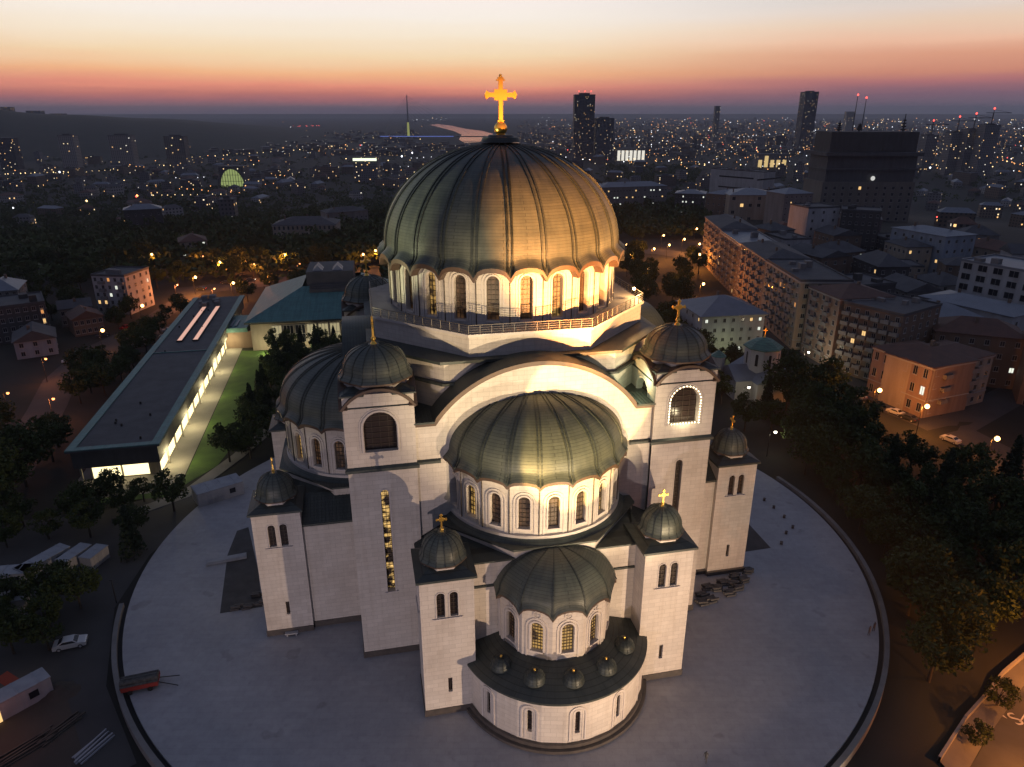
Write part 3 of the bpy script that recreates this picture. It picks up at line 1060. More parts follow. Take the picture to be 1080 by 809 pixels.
us = [R(-92 + 184 * k / 52) for k in range(53)]
pr = [(AR + .15, 6.95), (AR + .42, 7.0), (AR + .42, 7.28), (9.4, 8.15), (6.9, 8.9)]
mb.grid(lambda a, i: (pr[int(i)][0] * math.sin(a), -AD - pr[int(i)][0] * math.cos(a), pr[int(i)][1]), us, range(5), 0, False, lambda a, i: (a * 11, i * 1.5))
mb.build('roof', [M['copper_dark']], amb)
mb = MB()
us = [R(-92 + 184 * k / 52) for k in range(53)]
mb.grid(lambda a, t: ((AR + (.75, .75, .0)[int(t)]) * math.sin(a), -AD - (AR + (.75, .75, .0)[int(t)]) * math.cos(a), (-.8, .42, .46)[int(t)]), us, [0, 1, 2], 0, False)
mb.grid(lambda a, t: ((AR + (.32, .32, .0)[int(t)]) * math.sin(a), -AD - (AR + (.32, .32, .0)[int(t)]) * math.cos(a), (.4, .92, .96)[int(t)]), us, [0, 1, 2], 0, False)
mb.build('plinth', [M['plinth']], amb)
for a in (-55, -27.5, 0, 27.5, 55):
    a = R(a)
    x, y = 9.55 * math.sin(a), -32.75 - 9.55 * math.cos(a)
    mb = MB()
    mb.cyl(x, y, 7.6, 8.1, 1.28, 1.25, 16, 0)
    dome(mb, ellipse_prof(1.22, 1.0, 8, [(1.38, -0.05), (1.3, .08)], .2), 0, 2 * PI, 16, 0, 2, x, y, 8.05, rib=0.035, rim=(.08, .1, 0))
    mb.sphere(x, y, 9.38, .17, 8, 1)
    mb.build('small_dome', [M['copper_dark'], M['gold']], amb)

# lamps that are part of the church: on the platform corner, in the niche beside the arch, under the cross
mb = MB()
mb.sphere(19.0, -6.5, 45.7, .22, 10)
mb.build('floodlight', [M['lamp']], pf)
def cw(x, y, z):
    return wor(x, -y, z)
point('platform_lamp', cw(19.6, -6.7, 46.2), 2600, (1.0, 0.55, 0.2), .25)
point('niche_lamp', cw(14.4, -21.8, 37.0), 320, (0.85, 1.0, 0.62), .3)
point('bell_lamp', cw(20.0, -25.4, 31.9), 260, (1.0, 0.82, 0.5), .3)
for a in range(4):
    x, y = 2.3 * math.sin(R(45 + 90 * a)), -2.3 * math.cos(R(45 + 90 * a))
    spot('cross_lamp', cw(x, y, 67.6), cw(0, 0, 71.8), 450, (1.0, 0.6, 0.2), 50, .5, .1)

# ------------------------------------------------------------------ ground
def smooth(a, b, x):
    t = min(1, max(0, (x - a) / (b - a)))
    return t * t * (3 - 2 * t)
def terrain(x, y):
    d = math.hypot(x - OX, y - OY)
    k = 1.0 if x < 0 else 1 - 0.45 * smooth(0, 200, x) * (1 - smooth(450, 1000, d))
    z = -0.9 - 49 * smooth(230, 1000, d) * k
    q = ((x - OX) * 0.80 - (y - OY) * 0.60) / max(d, 1)
    z -= 5.5 * smooth(0.45, 0.85, q) * smooth(62, 76, d) * (1 - smooth(150, 300, d))
    return z
def on_ground(px, py, dz=0.0):
    z = -0.9
    for _ in range(12):
        p = at(px, py, z)
        z = terrain(p.x, p.y)
    return at(px, py, z + dz)

mb = MB()
rs = [0.0] + [6 * 1.075 ** k for k in range(125)]
us = [2 * PI * k / 160 for k in range(161)]
mb.grid(lambda a, r: (OX + r * math.sin(a), OY + r * math.cos(a), terrain(OX + r * math.sin(a), OY + r * math.cos(a)) - (0.5 if r < 58 else 0)), us, rs, 0, True)
structure('ground', mb, [noisy('ground_soil', (0.022, 0.020, 0.017), (0.013, 0.016, 0.010), 0.06, 0.95, 0, 0.4)])

mb = MB()
us = [2 * PI * k / 160 for k in range(161)]
mb.grid(lambda a, t: (OX + 59.7 * t * math.sin(a), OY + 59.7 * t * math.cos(a), 0.0), us, [0, .5, 1], 0, False, lambda a, t: (60 * t * math.sin(a), 60 * t * math.cos(a)))
mb.grid(lambda a, z: (OX + 59.7 * math.sin(a), OY + 59.7 * math.cos(a), z), us, [-2.4, 0], 0, False)
m, n, b = material('plaza_granite', (0.3, 0.29, 0.3), 0.62)
uv = n.n.new('ShaderNodeUVMap')
br = n.n.new('ShaderNodeTexBrick')
br.inputs['Scale'].default_value = 1.0
br.inputs['Brick Width'].default_value = 1.8
br.inputs['Row Height'].default_value = 0.9
br.inputs['Mortar Size'].default_value = 0.02
br.inputs['Color1'].default_value = (0.38, 0.375, 0.385, 1)
br.inputs['Color2'].default_value = (0.35, 0.345, 0.355, 1)
br.inputs['Mortar'].default_value = (0.31, 0.305, 0.31, 1)
n.l.new(uv.outputs[0], br.inputs['Vector'])
t_ = n.n.new('ShaderNodeTexCoord')
f1 = n.ramp(n.noise(t_.outputs['Object'], 0.07, 7, 0.68), [(0.32, (0.84, 0.84, 0.85)), (0.66, (1.1, 1.1, 1.1))])
f2 = n.ramp(n.noise(t_.outputs['Object'], 0.9, 6, 0.7), [(0.25, (0.84, 0.84, 0.84)), (0.55, (1, 1, 1))])
f3 = n.ramp(n.noise(t_.outputs['Object'], 0.22, 3, 0.5), [(0.66, (1, 1, 1)), (0.70, (0.82, 0.81, 0.80))])
n.l.new(n.mix(1.0, n.mix(1.0, n.mix(1.0, br.outputs['Color'], f1, 'MULTIPLY'), f2, 'MULTIPLY'), f3, 'MULTIPLY'), b.inputs['Base Color'])
structure('plaza', mb, [m])

mb = MB()
def ring(mb, a0, a1, prof, n=110, mat=0):
    us = [R(a0 + (a1 - a0) * k / n) for k in range(n + 1)]
    mb.grid(lambda a, i: (OX + prof[int(i)][0] * math.sin(a), OY - prof[int(i)][0] * math.cos(a), prof[int(i)][1]), us, range(len(prof)), mat, False, lambda a, i: (a * 60, i))
ring(mb, -73, 112, [(60.35, -0.6), (60.35, 0.42), (61.0, 0.42), (61.0, -7.0)])
structure('kerb', mb, [noisy('kerb_stone', (0.20, 0.195, 0.19), (0.15, 0.145, 0.14), 0.5, 0.7)])
mb = MB()
ring(mb, -73, 112, [(59.7, -0.35), (60.36, -0.35)])
structure('drain_channel', mb, [material('drain_dark', (0.02, 0.02, 0.02), 0.9)[0]])

# ------------------------------------------------------------------ helpers for the surroundings
asph = noisy('asphalt', (0.060, 0.058, 0.056), (0.042, 0.040, 0.039), 0.15, 0.85, 0, 0.2)
slab = noisy('concrete_paving', (0.24, 0.225, 0.20), (0.18, 0.17, 0.15), 0.2, 0.8)
dirt = noisy('trodden_earth', (0.085, 0.068, 0.052), (0.05, 0.042, 0.034), 0.12, 0.95, 0, 0.4)
grass_m = noisy('lawn_grass', (0.075, 0.150, 0.024), (0.045, 0.100, 0.018), 0.4, 0.95, 0, 0.6)

def strip(pts, w, dz):
    """list of quads of a road strip along pts"""
    L, Rr = [], []
    for i, p in enumerate(pts):
        a = pts[max(i - 1, 0)]
        b = pts[min(i + 1, len(pts) - 1)]
        t = Vector((b[0] - a[0], b[1] - a[1])).normalized()
        q = Vector((-t.y, t.x)) * (w / 2)
        L.append((p[0] + q.x, p[1] + q.y))
        Rr.append((p[0] - q.x, p[1] - q.y))
    return L, Rr
def dens(pts, step=6):
    out = []
    for a, b in zip(pts[:-1], pts[1:]):
        a, b = Vector(a[:2]), Vector(b[:2])
        n_ = max(1, int((b - a).length / step))
        out += [tuple(a.lerp(b, k / n_)) for k in range(n_)]
    out.append(tuple(pts[-1][:2]))
    return out
def road(name, pts, w, dz, m):
    pts = dens(pts)
    L, Rr = strip(pts, w, dz)
    mb = MB()
    for i in range(len(pts) - 1):
        q = [L[i], Rr[i], Rr[i + 1], L[i + 1]]
        mb.face([(p[0], p[1], terrain(*p) + dz) for p in q], [(p[0], p[1]) for p in q])
    return structure(name, mb, [m])
def patch(name, pts, dz, m, base=None, step=None):
    mb = MB()
    mb.face([(p[0], p[1], (terrain(p[0], p[1]) if base is None else base) + dz) for p in pts], [(p[0], p[1]) for p in pts])
    return structure(name, mb, [m])

FACADES = {}
def wall_mat(name, base, scale=0.4):
    m, n, b = material(name, base, 0.8)
    t = n.n.new('ShaderNodeTexCoord')
    mp_ = n.n.new('ShaderNodeMapping')
    mp_.inputs['Scale'].default_value = (1, 1, 0.15)
    n.l.new(t.outputs['Object'], mp_.inputs[0])
    f = n.ramp(n.noise(mp_.outputs[0], scale, 5, 0.65), [(0.3, (0.72, 0.70, 0.68)), (0.62, (1, 1, 1))])
    f2 = n.ramp(n.noise(t.outputs['Object'], 0.08, 4), [(0.3, (0.85, 0.85, 0.85)), (0.6, (1, 1, 1))])
    n.l.new(n.mix(1.0, n.mix(1.0, base, f, 'MULTIPLY'), f2, 'MULTIPLY'), b.inputs['Base Color'])
    return m
WM = {
    'white': wall_mat('white_render', (0.46, 0.45, 0.45)),
    'cream': wall_mat('cream_render', (0.38, 0.32, 0.25)),
    'pink': wall_mat('faded_pink_render', (0.30, 0.21, 0.165)),
    'grey': wall_mat('grey_render', (0.22, 0.21, 0.205)),
    'dark': wall_mat('dark_render', (0.075, 0.072, 0.072)),
    'brown': wall_mat('brown_render', (0.19, 0.135, 0.10)),
    'blue': wall_mat('pale_blue_render', (0.30, 0.34, 0.40)),
}
RM = {
    'flat': noisy('bitumen_roof', (0.092, 0.092, 0.098), (0.062, 0.062, 0.066), 0.3, 0.8),
    'tile': noisy('clay_tile_roof', (0.135, 0.070, 0.050), (0.090, 0.050, 0.040), 0.5, 0.8, 0, 0.3),
    'metal': noisy('pale_sheet_roof', (0.19, 0.205, 0.235), (0.15, 0.165, 0.19), 0.3, 0.45, 0.2),
    'teal': copper_mat('turquoise_copper_roof', (0.075, 0.20, 0.205), 0.5, 0.15),
}
G_DARK = material('window_glass_dark', (0.018, 0.020, 0.026), 0.15)[0]
G_WARM = emission('window_lit_warm', (1.0, 0.62, 0.24), 1.1)
G_WHITE = emission('window_lit_white', (0.95, 1.0, 0.85), 1.0)
G_ORANGE = emission('window_lit_orange', (1.0, 0.42, 0.12), 0.8)
FRAME = material('window_frame_paint', (0.33, 0.32, 0.31), 0.6)[0]
DARKMETAL = material('dark_metal', (0.03, 0.03, 0.032), 0.5, 0.4)[0]

WIN = {}
def win_mesh(w, h, glass):
    k = (round(w, 2), round(h, 2), glass.name)
    if k not in WIN:
        mb = MB()
        f = 0.09
        mb.box(-w / 2, -w / 2 + f, -.09, 0, 0, h, 1)
        mb.box(w / 2 - f, w / 2, -.09, 0, 0, h, 1)
        mb.box(-w / 2 + f, w / 2 - f, -.09, 0, 0, f, 1)
        mb.box(-w / 2 + f, w / 2 - f, -.09, 0, h - f, h, 1)
        mb.box(-.035, .035, -.07, 0, f, h - f, 1)
        mb.box(-w / 2 - .1, w / 2 + .1, -.18, 0, -.12, 0, 1)
        mb.face([(-w / 2 + f, -.025, f), (w / 2 - f, -.025, f), (w / 2 - f, -.025, h - f), (-w / 2 + f, -.025, h - f)], None, 0)
        WIN[k] = mb.mesh('window', [glass, FRAME])
    return WIN[k]
def put(mesh, name, parent, loc, rz=0):
    o = bpy.data.objects.new(name, mesh)
    C.objects.link(o)
    o.parent = parent
    o.location = loc
    o.rotation_euler = (0, 0, rz)
    return o

rng = random.Random(11)
def building(name, label, A, B, depth, ztop, wall='white', floors=4, cols=6, side=4, roof='flat', rm='flat', lit=0.08, cat='building', group=None,
             faces='fr', ww=1.2, wh=1.5, roof_h=3.5, zbase=None, litmats=None, over=0.5, balcony=0, cornice=False, skip_ground=False, limit=90):
    """A, B: ends of the front edge of the roof, left to right seen from outside"""
    A, B = Vector(A[:2]), Vector(B[:2])
    d = (B - A)
    W_ = d.length
    rz = math.atan2(d.y, d.x)
    nrm = Vector((d.y, -d.x)).normalized()
    mid = (A + B) / 2 - nrm * depth / 2
    zb = zbase if zbase is not None else min(terrain(*A), terrain(*B), terrain(*(A - nrm * depth)), terrain(*(B - nrm * depth)))
    t = empty(name, (A.x, A.y, zb), rz, label, cat, group)
    H = ztop - zb
    mb = MB()
    mb.prism([(0, 0), (W_, 0), (W_, depth), (0, depth)], -1.5, H, 0, True, False)
    if cornice:
        mb.box(-.3, W_ + .3, -.3, 0, H - .5, H - .05, 1)
        mb.box(W_, W_ + .3, 0, depth, H - .5, H - .05, 1)
        mb.box(-.3, 0, 0, depth, H - .5, H - .05, 1)
        fh = H / floors
        mb.box(-.12, W_ + .12, -.12, 0, fh, fh + .25, 1)
        mb.box(W_, W_ + .12, 0, depth, fh, fh + .25, 1)
    mb.build('wall', [WM[wall], FRAME], t)
    mb = MB()
    if roof == 'flat':
        mb.prism([(-.15, -.15), (W_ + .15, -.15), (W_ + .15, depth + .15), (-.15, depth + .15)], H + .005, H + .30, 0)
        for q in ((-.15, W_ + .15, -.15, .15), (-.15, W_ + .15, depth - .15, depth + .15), (-.15, .15, .15, depth - .15), (W_ - .15, W_ + .15, .15, depth - .15)):
            mb.box(*q, H + .302, H + .75)
        o = mb.build('roof', [RM[rm]], t)
        for k in range(1 + int(W_ * depth / 150)):
            m2 = MB()
            x, y = rng.uniform(1.5, max(1.6, W_ - 4)), rng.uniform(1.5, max(1.6, depth - 4))
            w_, d_ = rng.uniform(1.2, 3.0), rng.uniform(1.2, 2.6)
            m2.box(x, min(W_ - .5, x + w_), y, min(depth - .5, y + d_), H + .29, H + rng.uniform(1.2, 2.6))
            m2.build('roof_hatch', [WM['grey' if wall != 'dark' else 'dark']], o)
    else:
        e = over
        b_ = [(-e, -e), (W_ + e, -e), (W_ + e, depth + e), (-e, depth + e)]
        mb.prism(b_, H + .005, H + .18, 0, False, True)
        zr = H + roof_h
        if roof == 'hip':
            if W_ >= depth:
                i_ = depth / 2
                r0, r1 = (i_, depth / 2), (W_ - i_, depth / 2)
                fs = [[b_[0], b_[1], r1, r0], [b_[1], b_[2], r1], [b_[2], b_[3], r0, r1], [b_[3], b_[0], r0]]
            else:
                i_ = W_ / 2
                r0, r1 = (W_ / 2, i_), (W_ / 2, depth - i_)
                fs = [[b_[0], b_[1], r0], [b_[1], b_[2], r1, r0], [b_[2], b_[3], r1], [b_[3], b_[0], r0, r1]]
            rs_ = (r0, r1)
        else:   # gable, ridge along the longer side
            if W_ >= depth:
                r0, r1 = (-e, depth / 2), (W_ + e, depth / 2)
                fs = [[b_[0], b_[1], r1, r0], [b_[1], b_[2], r1], [b_[2], b_[3], r0, r1], [b_[3], b_[0], r0]]
            else:
                r0, r1 = (W_ / 2, -e), (W_ / 2, depth + e)
                fs = [[b_[0], b_[1], r0], [b_[1], b_[2], r1, r0], [b_[2], b_[3], r1], [b_[3], b_[0], r0, r1]]
            rs_ = (r0, r1)
        for f in fs:
            pts = [(p[0], p[1], zr if p in rs_ else H + .18) for p in f]
            mb.face(pts, None, 0)
        o = mb.build('roof', [RM[rm]], t)
        for k in range(max(1, int(W_ / 12))):
            m2 = MB()
            x = W_ * (k + .5) / max(1, int(W_ / 12)) + rng.uniform(-1, 1)
            y = depth * rng.choice((.35, .6))
            m2.box(x - .4, x + .4, y - .35, y + .35, H + .5, zr + rng.uniform(.4, 1.2))
            m2.build('chimney', [WM['brown']], o)
    fh = H / floors
    spots = []
    for f in range(1 if skip_ground else 0, floors):
        z = fh * f + fh * .30
        if 'f' in faces:
            for c_ in range(cols):
                spots.append((W_ * (c_ + .5) / cols, 0, z, 0))
        if 'r' in faces:
            for c_ in range(side):
                spots.append((W_, depth * (c_ + .5) / side, z, PI / 2))
        if 'l' in faces:
            for c_ in range(side):
                spots.append((0, depth * (c_ + .5) / side, z, -PI / 2))
    rng.shuffle(spots)
    for x, y, z, r_ in spots[:limit]:
        g = rng.choice(litmats or [G_WARM, G_WHITE, G_ORANGE]) if rng.random() < lit else G_DARK
        put(win_mesh(ww, min(wh, fh * .62), g), 'window', t, (x, y, z), r_)
    if balcony:
        key = ('bal', round(W_ / cols, 1))
        if key not in WIN:
            mb = MB()
            w_ = min(W_ / cols * .82, 4.5)
            mb.box(-w_ / 2, w_ / 2, -1.25, -.02, 0, .16, 0)
            mb.box(-w_ / 2, w_ / 2, -1.25, -1.17, .16, 1.05, 0)
            mb.box(-w_ / 2, -w_ / 2 + .08, -1.17, -.02, .16, 1.05, 0)
            mb.box(w_ / 2 - .08, w_ / 2, -1.17, -.02, .16, 1.05, 0)
            WIN[key] = mb.mesh('balcony', [WM['grey']])
        for f in range(1, floors):
            for c_ in range(cols):
                if (c_ % balcony) == (1 if balcony > 1 else 0):
                    put(WIN[key], 'balcony', t, (W_ * (c_ + .5) / cols, 0, fh * f + .05), 0)
    return t

# ------------------------------------------------------------------ the long library wing on the left
A0 = at(71, 475.5, 7.3)
A1 = at(162.6, 468.5, 7.3)
A1 = Vector((A0.x + 16.2, A0.y + 3.4, 7.3))
E_DIR = Vector((-0.208, 0.978))
rz = math.atan2(-E_DIR.x, E_DIR.y)
lw = empty('library_wing', (A1.x, A1.y, -0.9), rz, 'long low library wing with a flat dark roof and a glowing glazed ground floor', 'library')
LW, LL, LH = 16.2, 127.0, 8.2        # local: x from -LW to 0, y along
G_LIB = emission('library_glow', (1.0, 0.83, 0.45), 2.0, True)
mb = MB()
mb.prism([(-LW + 2, 2.6), (-1.0, 2.6), (-1.0, LL), (-LW + 2, LL)], -0.5, 4.0, 0, False)
mb.prism([(-LW, 0), (0, 0), (0, LL), (-LW, LL)], 4.0, LH - .35, 1, True, True)
o = mb.build('wall', [wall_mat('library_stone', (0.30, 0.27, 0.22)), wall_mat('library_dark_cladding', (0.075, 0.073, 0.072))], lw)
mb = MB()
mb.prism([(-LW - .7, -.7), (.7, -.7), (.7, LL + .5), (-LW - .7, LL + .5)], LH - .345, LH, 0)
for q in ((-LW - .7, .7, -.7, .9), (-LW - .7, -LW + 1.0, .9, LL + .5), (-1.0, .7, .9, LL + .5)):
    mb.box(*q, LH + .002, LH + .22, 1)
mb.box(-LW + 1.0, -1.0, 62, 62.4, LH + .002, LH + .25, 1)
ro = mb.build('roof', [RM['flat'], RM['teal']], lw)
SKY_STRIP = emission('skylight_glow', (1.0, 0.55, 0.42), 0.75)
for x in (-10.4, -6.0):
    m2 = MB()
    m2.box(x - .8, x + .8, 72, 112, LH + .003, LH + .45, 1)
    m2.face([(x - .62, 72.3, LH + .46), (x + .62, 72.3, LH + .46), (x + .62, 111.7, LH + .46), (x - .62, 111.7, LH + .46)], None, 0)
    m2.build('skylight', [SKY_STRIP, DARKMETAL], ro)
for k in range(9):
    m2 = MB()
    x, y = rng.uniform(-14, -3), rng.uniform(112, 124)
    m2.box(x, x + rng.uniform(.8, 2.2), y, y + rng.uniform(.8, 2.6), LH + .003, LH + rng.uniform(.7, 1.7))
    m2.build('roof_unit', [WM['grey']], ro)
for k in range(14):
    m2 = MB()
    m2.cyl(rng.uniform(-14.5, -1.8), rng.uniform(3, 110), LH, LH + .6, .25, .2, 8)
    m2.build('roof_vent', [DARKMETAL], ro)
pane_m = MB()
pane_m.box(0, .04, 0, 6.75, .3, 3.9)
pane_me = pane_m.mesh('glazing', [G_LIB])
col_m = MB()
col_m.box(-.16, .16, -.16, .16, -.3, 4.0)
col_me = col_m.mesh('column', [wall_mat('library_column', (0.34, 0.31, 0.25))])
for k in range(18):
    if k < 17:
        put(pane_me, 'glazing', lw, (-.95, 3.0 + k * 6.9, 0))
    put(col_me, 'column', lw, (-.35, .5 + k * 6.9, 0))
for x in (-15.3, -.5):
    put(col_me, 'column', lw, (x, .8, 0))
m2 = MB()
for k in range(2):
    m2.face([(-LW + 2.3 + k * 5.8, 2.57, .3), (-LW + 7.7 + k * 5.4, 2.57, .3), (-LW + 7.7 + k * 5.4, 2.57, 3.8), (-LW + 2.3 + k * 5.8, 2.57, 3.8)])
m2.build('end_glazing', [G_LIB], lw)
def lwp(x, y, z):
    return (A1.x + math.cos(rz) * x - math.sin(rz) * y, A1.y + math.sin(rz) * x + math.cos(rz) * y, z)
for k in range(6):
    point('soffit_lamp', lwp(.9, 6 + k * 20, 2.6), 1300, (1.0, 0.82, 0.42), .4)
point('soffit_lamp', lwp(-9, .6, 2.4), 260, (1.0, 0.80, 0.42), .4)
mb = MB()
for k in range(20):
    a, b = -0.9 + k * 6.3, 5.4 + k * 6.3
    q = [lwp(4.0, a - 5, -.82), lwp(4.0, b - 5, -.82), lwp(-LW - 1, b - 5, -.82), lwp(-LW - 1, a - 5, -.82)]
    mb.face(q, [(p[0], p[1]) for p in q])
structure('path_paving', mb, [slab])

# main reading hall with the turquoise roof
A = at(257, 341, 8.7)
B = at(372, 335.5, 8.7)
d = (Vector(B) - Vector(A)).normalized()
rz2 = math.atan2(d.y, d.x)
lh = empty('library_hall', (A.x, A.y, -0.9), rz2, 'library hall under a broad turquoise copper roof with a dark skylight block', 'library')
HW = 50.0
mb = MB()
mb.prism([(1.5, 1.5), (HW - 1.5, 1.5), (HW - 1.5, HW - 1.5), (1.5, HW - 1.5)], -.5, 8.6, 0)
mb.build('wall', [wall_mat('hall_stone', (0.36, 0.31, 0.24))], lh)
mb = MB()
c0, c1 = 17.0, 36.0
b_ = [(0, 0), (HW, 0), (HW, HW), (0, HW)]
t4 = [(c0, c0), (c1, c0), (c1, c1), (c0, c1)]
for i in range(4):
    j = (i + 1) % 4
    q = [(*b_[i], 9.6), (*b_[j], 9.6), (*t4[j], 16.8), (*t4[i], 16.8)]
    mb.face(q, [(0, 0), (50, 0), (35, 16), (15, 16)], 0)
mb.prism(b_, 9.1, 9.6, 1, False, True)
for k in range(24):
    y = 1 + 2.1 * k
    zz = lambda q: 9.62 + 5.0 * min(1, q / 15)
    for s_ in (0,):
        if c0 <= y <= c1:
            mb.beam((y, 0.1, 9.64), (y, 16.9, 16.83), .10, .08, 0)
hr = mb.build('roof', [RM['teal'], M['copper_dark']], lh)
mb = MB()
mb.prism([(18.5, 17.4), (34, 17.4), (34, 35), (18.5, 35)], 16.0, 21.4, 0)
for k in range(3):
    mb.box(19.5, 33, 13.4 + k * 1.2, 13.9 + k * 1.2, 14.6 + .5 * k, 16.4 + .5 * k)
sb = mb.build('skylight_block', [RM['flat']], hr)
mb = MB()
for x in (22.3, 28.8):
    for k in range(2):
        y = 19.0 + 3.2 * k
        mb.face([(x - 1.7, y, 21.45), (x, y, 23.2), (x, y + 2.6, 23.2), (x - 1.7, y + 2.6, 21.45)], None, 0)
        mb.face([(x + 1.7, y, 21.45), (x, y, 23.2), (x, y + 2.6, 23.2), (x + 1.7, y + 2.6, 21.45)], None, 0)
        mb.face([(x - 1.7, y, 21.45), (x + 1.7, y, 21.45), (x, y, 23.2)], None, 1)
mb.build('glass_shed', [RM['metal'], material('shed_glass', (0.35, 0.38, 0.42), 0.1)[0]], sb)
for k in range(9):
    m2 = MB()
    x = 9.5 + k * 3.6
    m2.box(x - 1.5, x + 1.5, 1.36, 1.48, 2.2, 8.0, 0)
    for s_ in range(4):
        m2.box(x - 1.5 + s_ * 1.0 - .06, x - 1.5 + s_ * 1.0 + .06, 1.22, 1.36, 2.2, 8.0, 1)
    for z in (2.2, 5.0, 7.9):
        m2.box(x - 1.5, x + 1.5, 1.24, 1.36, z - .07, z + .07, 1)
    m2.build('tall_window', [G_DARK if k in (1, 2, 6) else emission('hall_window_glow', (0.85, 0.72, 0.40), 0.45), FRAME], lh)
mb = MB()
mb.box(-13, 0, 4, 20, 5.6, 7.0)
for k in range(4):
    mb.box(-8.6 + k * 1.5, -7.9 + k * 1.5, 6, 13, 7.0, 7.3, 1)
mb.build('link_roof', [RM['teal'], RM['metal']], lh)
mb = MB()
mb.box(-12.4, 1.4, 5, 19, -.5, 5.6)
mb.build('link_wall', [WM['brown']], lh)
point('hall_lamp', at_y(353, 352.5, A.y - 1.5), 900, (1.0, 0.80, 0.42), .3)
for x in (6, 20, 34):
    q = Vector((A.x, A.y, 0)) + Matrix.Rotation(rz2, 3, 'Z') @ Vector((x, -2.5, 0))
    point('facade_lamp', (q.x, q.y, 1.5), 900, (1.0, 0.86, 0.5), .3)

# lawn and paths between the library and the church
lawn = [lwp(4.2, 2, 0), lwp(4.2, 86, 0), lwp(15, 84, 0), lwp(15, 52, 0), lwp(13, 20, 0), lwp(10, 4, 0), lwp(2, -8, 0), lwp(-10, -8, 0), lwp(-10, -3.4, 0), lwp(4.2, -3.4, 0)]
g = patch('lawn', lawn, 0.05, grass_m)
road('path', [on_ground(130, 545), on_ground(195, 522), on_ground(250, 482), on_ground(300, 440), on_ground(335, 400)], 3.0, 0.09, slab)
patch('yard', [(-112, 50), (-66, 44), (-44, 62), (-54, 74), (-61.2, 90), (-62.5, 104), (-59, 121), (-66, 128), (-80, 117), (-112, 112)], 0.04, asph)
patch('earth_patch', [(-100, 50), (-66, 46), (-50, 62), (-58, 72), (-78, 70), (-98, 62)], 0.06, dirt)

# streets
street_left = [on_ground(10, 500), on_ground(50, 430), on_ground(64, 400), on_ground(95, 372), on_ground(150, 345), on_ground(205, 308), on_ground(260, 300), on_ground(345, 288)]
road('street', street_left, 9, 0.05, asph)
road('car_park', [on_ground(140, 372), on_ground(175, 342)], 26, 0.045, asph)
road('boulevard', [on_ground(185, 308), on_ground(300, 296), on_ground(420, 285), on_ground(520, 280)], 16, 0.05, asph)
street_right = [on_ground(1120, 520), on_ground(1050, 478), on_ground(985, 446), on_ground(930, 424), on_ground(868, 392), on_ground(800, 335), on_ground(760, 275)]
road('street', street_right, 11, 0.05, asph)
road('side_street', [on_ground(1000, 452), on_ground(1060, 420), on_ground(1110, 395)], 9, 0.055, asph)
road('avenue', [on_ground(640, 262), on_ground(700, 266), on_ground(760, 275)], 18, 0.05, asph)
rp = [on_ground(1015, 840), on_ground(1042, 790), on_ground(1080, 735), on_ground(1130, 690), on_ground(1190, 650)]
rp = [Vector((p.x + 4.6, p.y - 3.4, 0)) for p in rp]
road('road', rp, 12.5, 0.30, noisy('worn_asphalt', (0.075, 0.072, 0.07), (0.055, 0.052, 0.05), 0.3, 0.85))
rd = dens(rp)
L_, R_ = strip(rd, 12.5, 0)
L2, R2 = strip(rd, 17.5, 0)
mb = MB()
for i in range(len(rd) - 1):
    for a, b in ((L_[i], L2[i]),):
        a2, b2 = L_[i + 1], L2[i + 1]
        q = [(*a, terrain(*a) + .44), (*b, terrain(*b) + .44), (*b2, terrain(*b2) + .44), (*a2, terrain(*a2) + .44)]
        mb.face(q, [(p[0], p[1]) for p in q], 0)
        mb.face([(*a, terrain(*a)), (*a2, terrain(*a2)), q[3], q[0]], None, 0)
    # low wall along the park side
structure('pavement', mb, [noisy('worn_pavement', (0.15, 0.14, 0.125), (0.11, 0.10, 0.09), 0.3, 0.85)])
mb = MB()
l3, r3 = strip(rd, 18.2, 0)
for i in range(len(rd) - 1):
    a, b, a2, b2 = L2[i], l3[i], L2[i + 1], l3[i + 1]
    h_ = 1.1
    za, zb_ = terrain(*a), terrain(*a2)
    mb.face([(*a, za - .3), (*a2, zb_ - .3), (*a2, zb_ + h_), (*a, za + h_)])
    mb.face([(*a, za + h_), (*a2, zb_ + h_), (*b2, zb_ + h_), (*b, za + h_)])
    mb.face([(*b, za - .3), (*b2, zb_ - .3), (*b2, zb_ + h_), (*b, za + h_)])
o = mb.build('low_wall', [noisy('pale_concrete', (0.34, 0.31, 0.27), (0.27, 0.25, 0.22), 0.8, 0.8)])
tag(o, 'low pale concrete wall between the dark park and the orange lit road', 'wall')
paint = noisy('road_paint', (0.62, 0.60, 0.55), (0.45, 0.43, 0.40), 2.0, 0.7)
mb = MB()
for off, dash in ((4.4, False), (0.4, True), (-3.3, True)):
    for i in range(len(rd) - 1):
        a, b = Vector(rd[i]), Vector(rd[i + 1])
        t = (b - a).normalized()
        q = Vector((-t.y, t.x))
        b2 = a.lerp(b, .5) if dash else b
        pts = [a + q * (off - .09), a + q * (off + .09), b2 + q * (off + .09), b2 + q * (off - .09)]
        mb.face([(p.x, p.y, terrain(p.x, p.y) + .31) for p in pts])
structure('road_markings', mb, [paint])
cu = bpy.data.curves.new('lane_lettering', 'FONT')
cu.body = 'BUS'
cu.size = 3.0
cu.space_character = 1.1
cu.materials.append(paint)
to = bpy.data.objects.new('lane_lettering', cu)
C.objects.link(to)
p = on_ground(1062, 778)
p2 = on_ground(1074, 764)
to.location = (p2.x - 4.6, p2.y - 1.4, terrain(p2.x - 2, p2.y) + .36)
to.rotation_euler = (0, 0, R(12))
to['kind'] = 'structure'

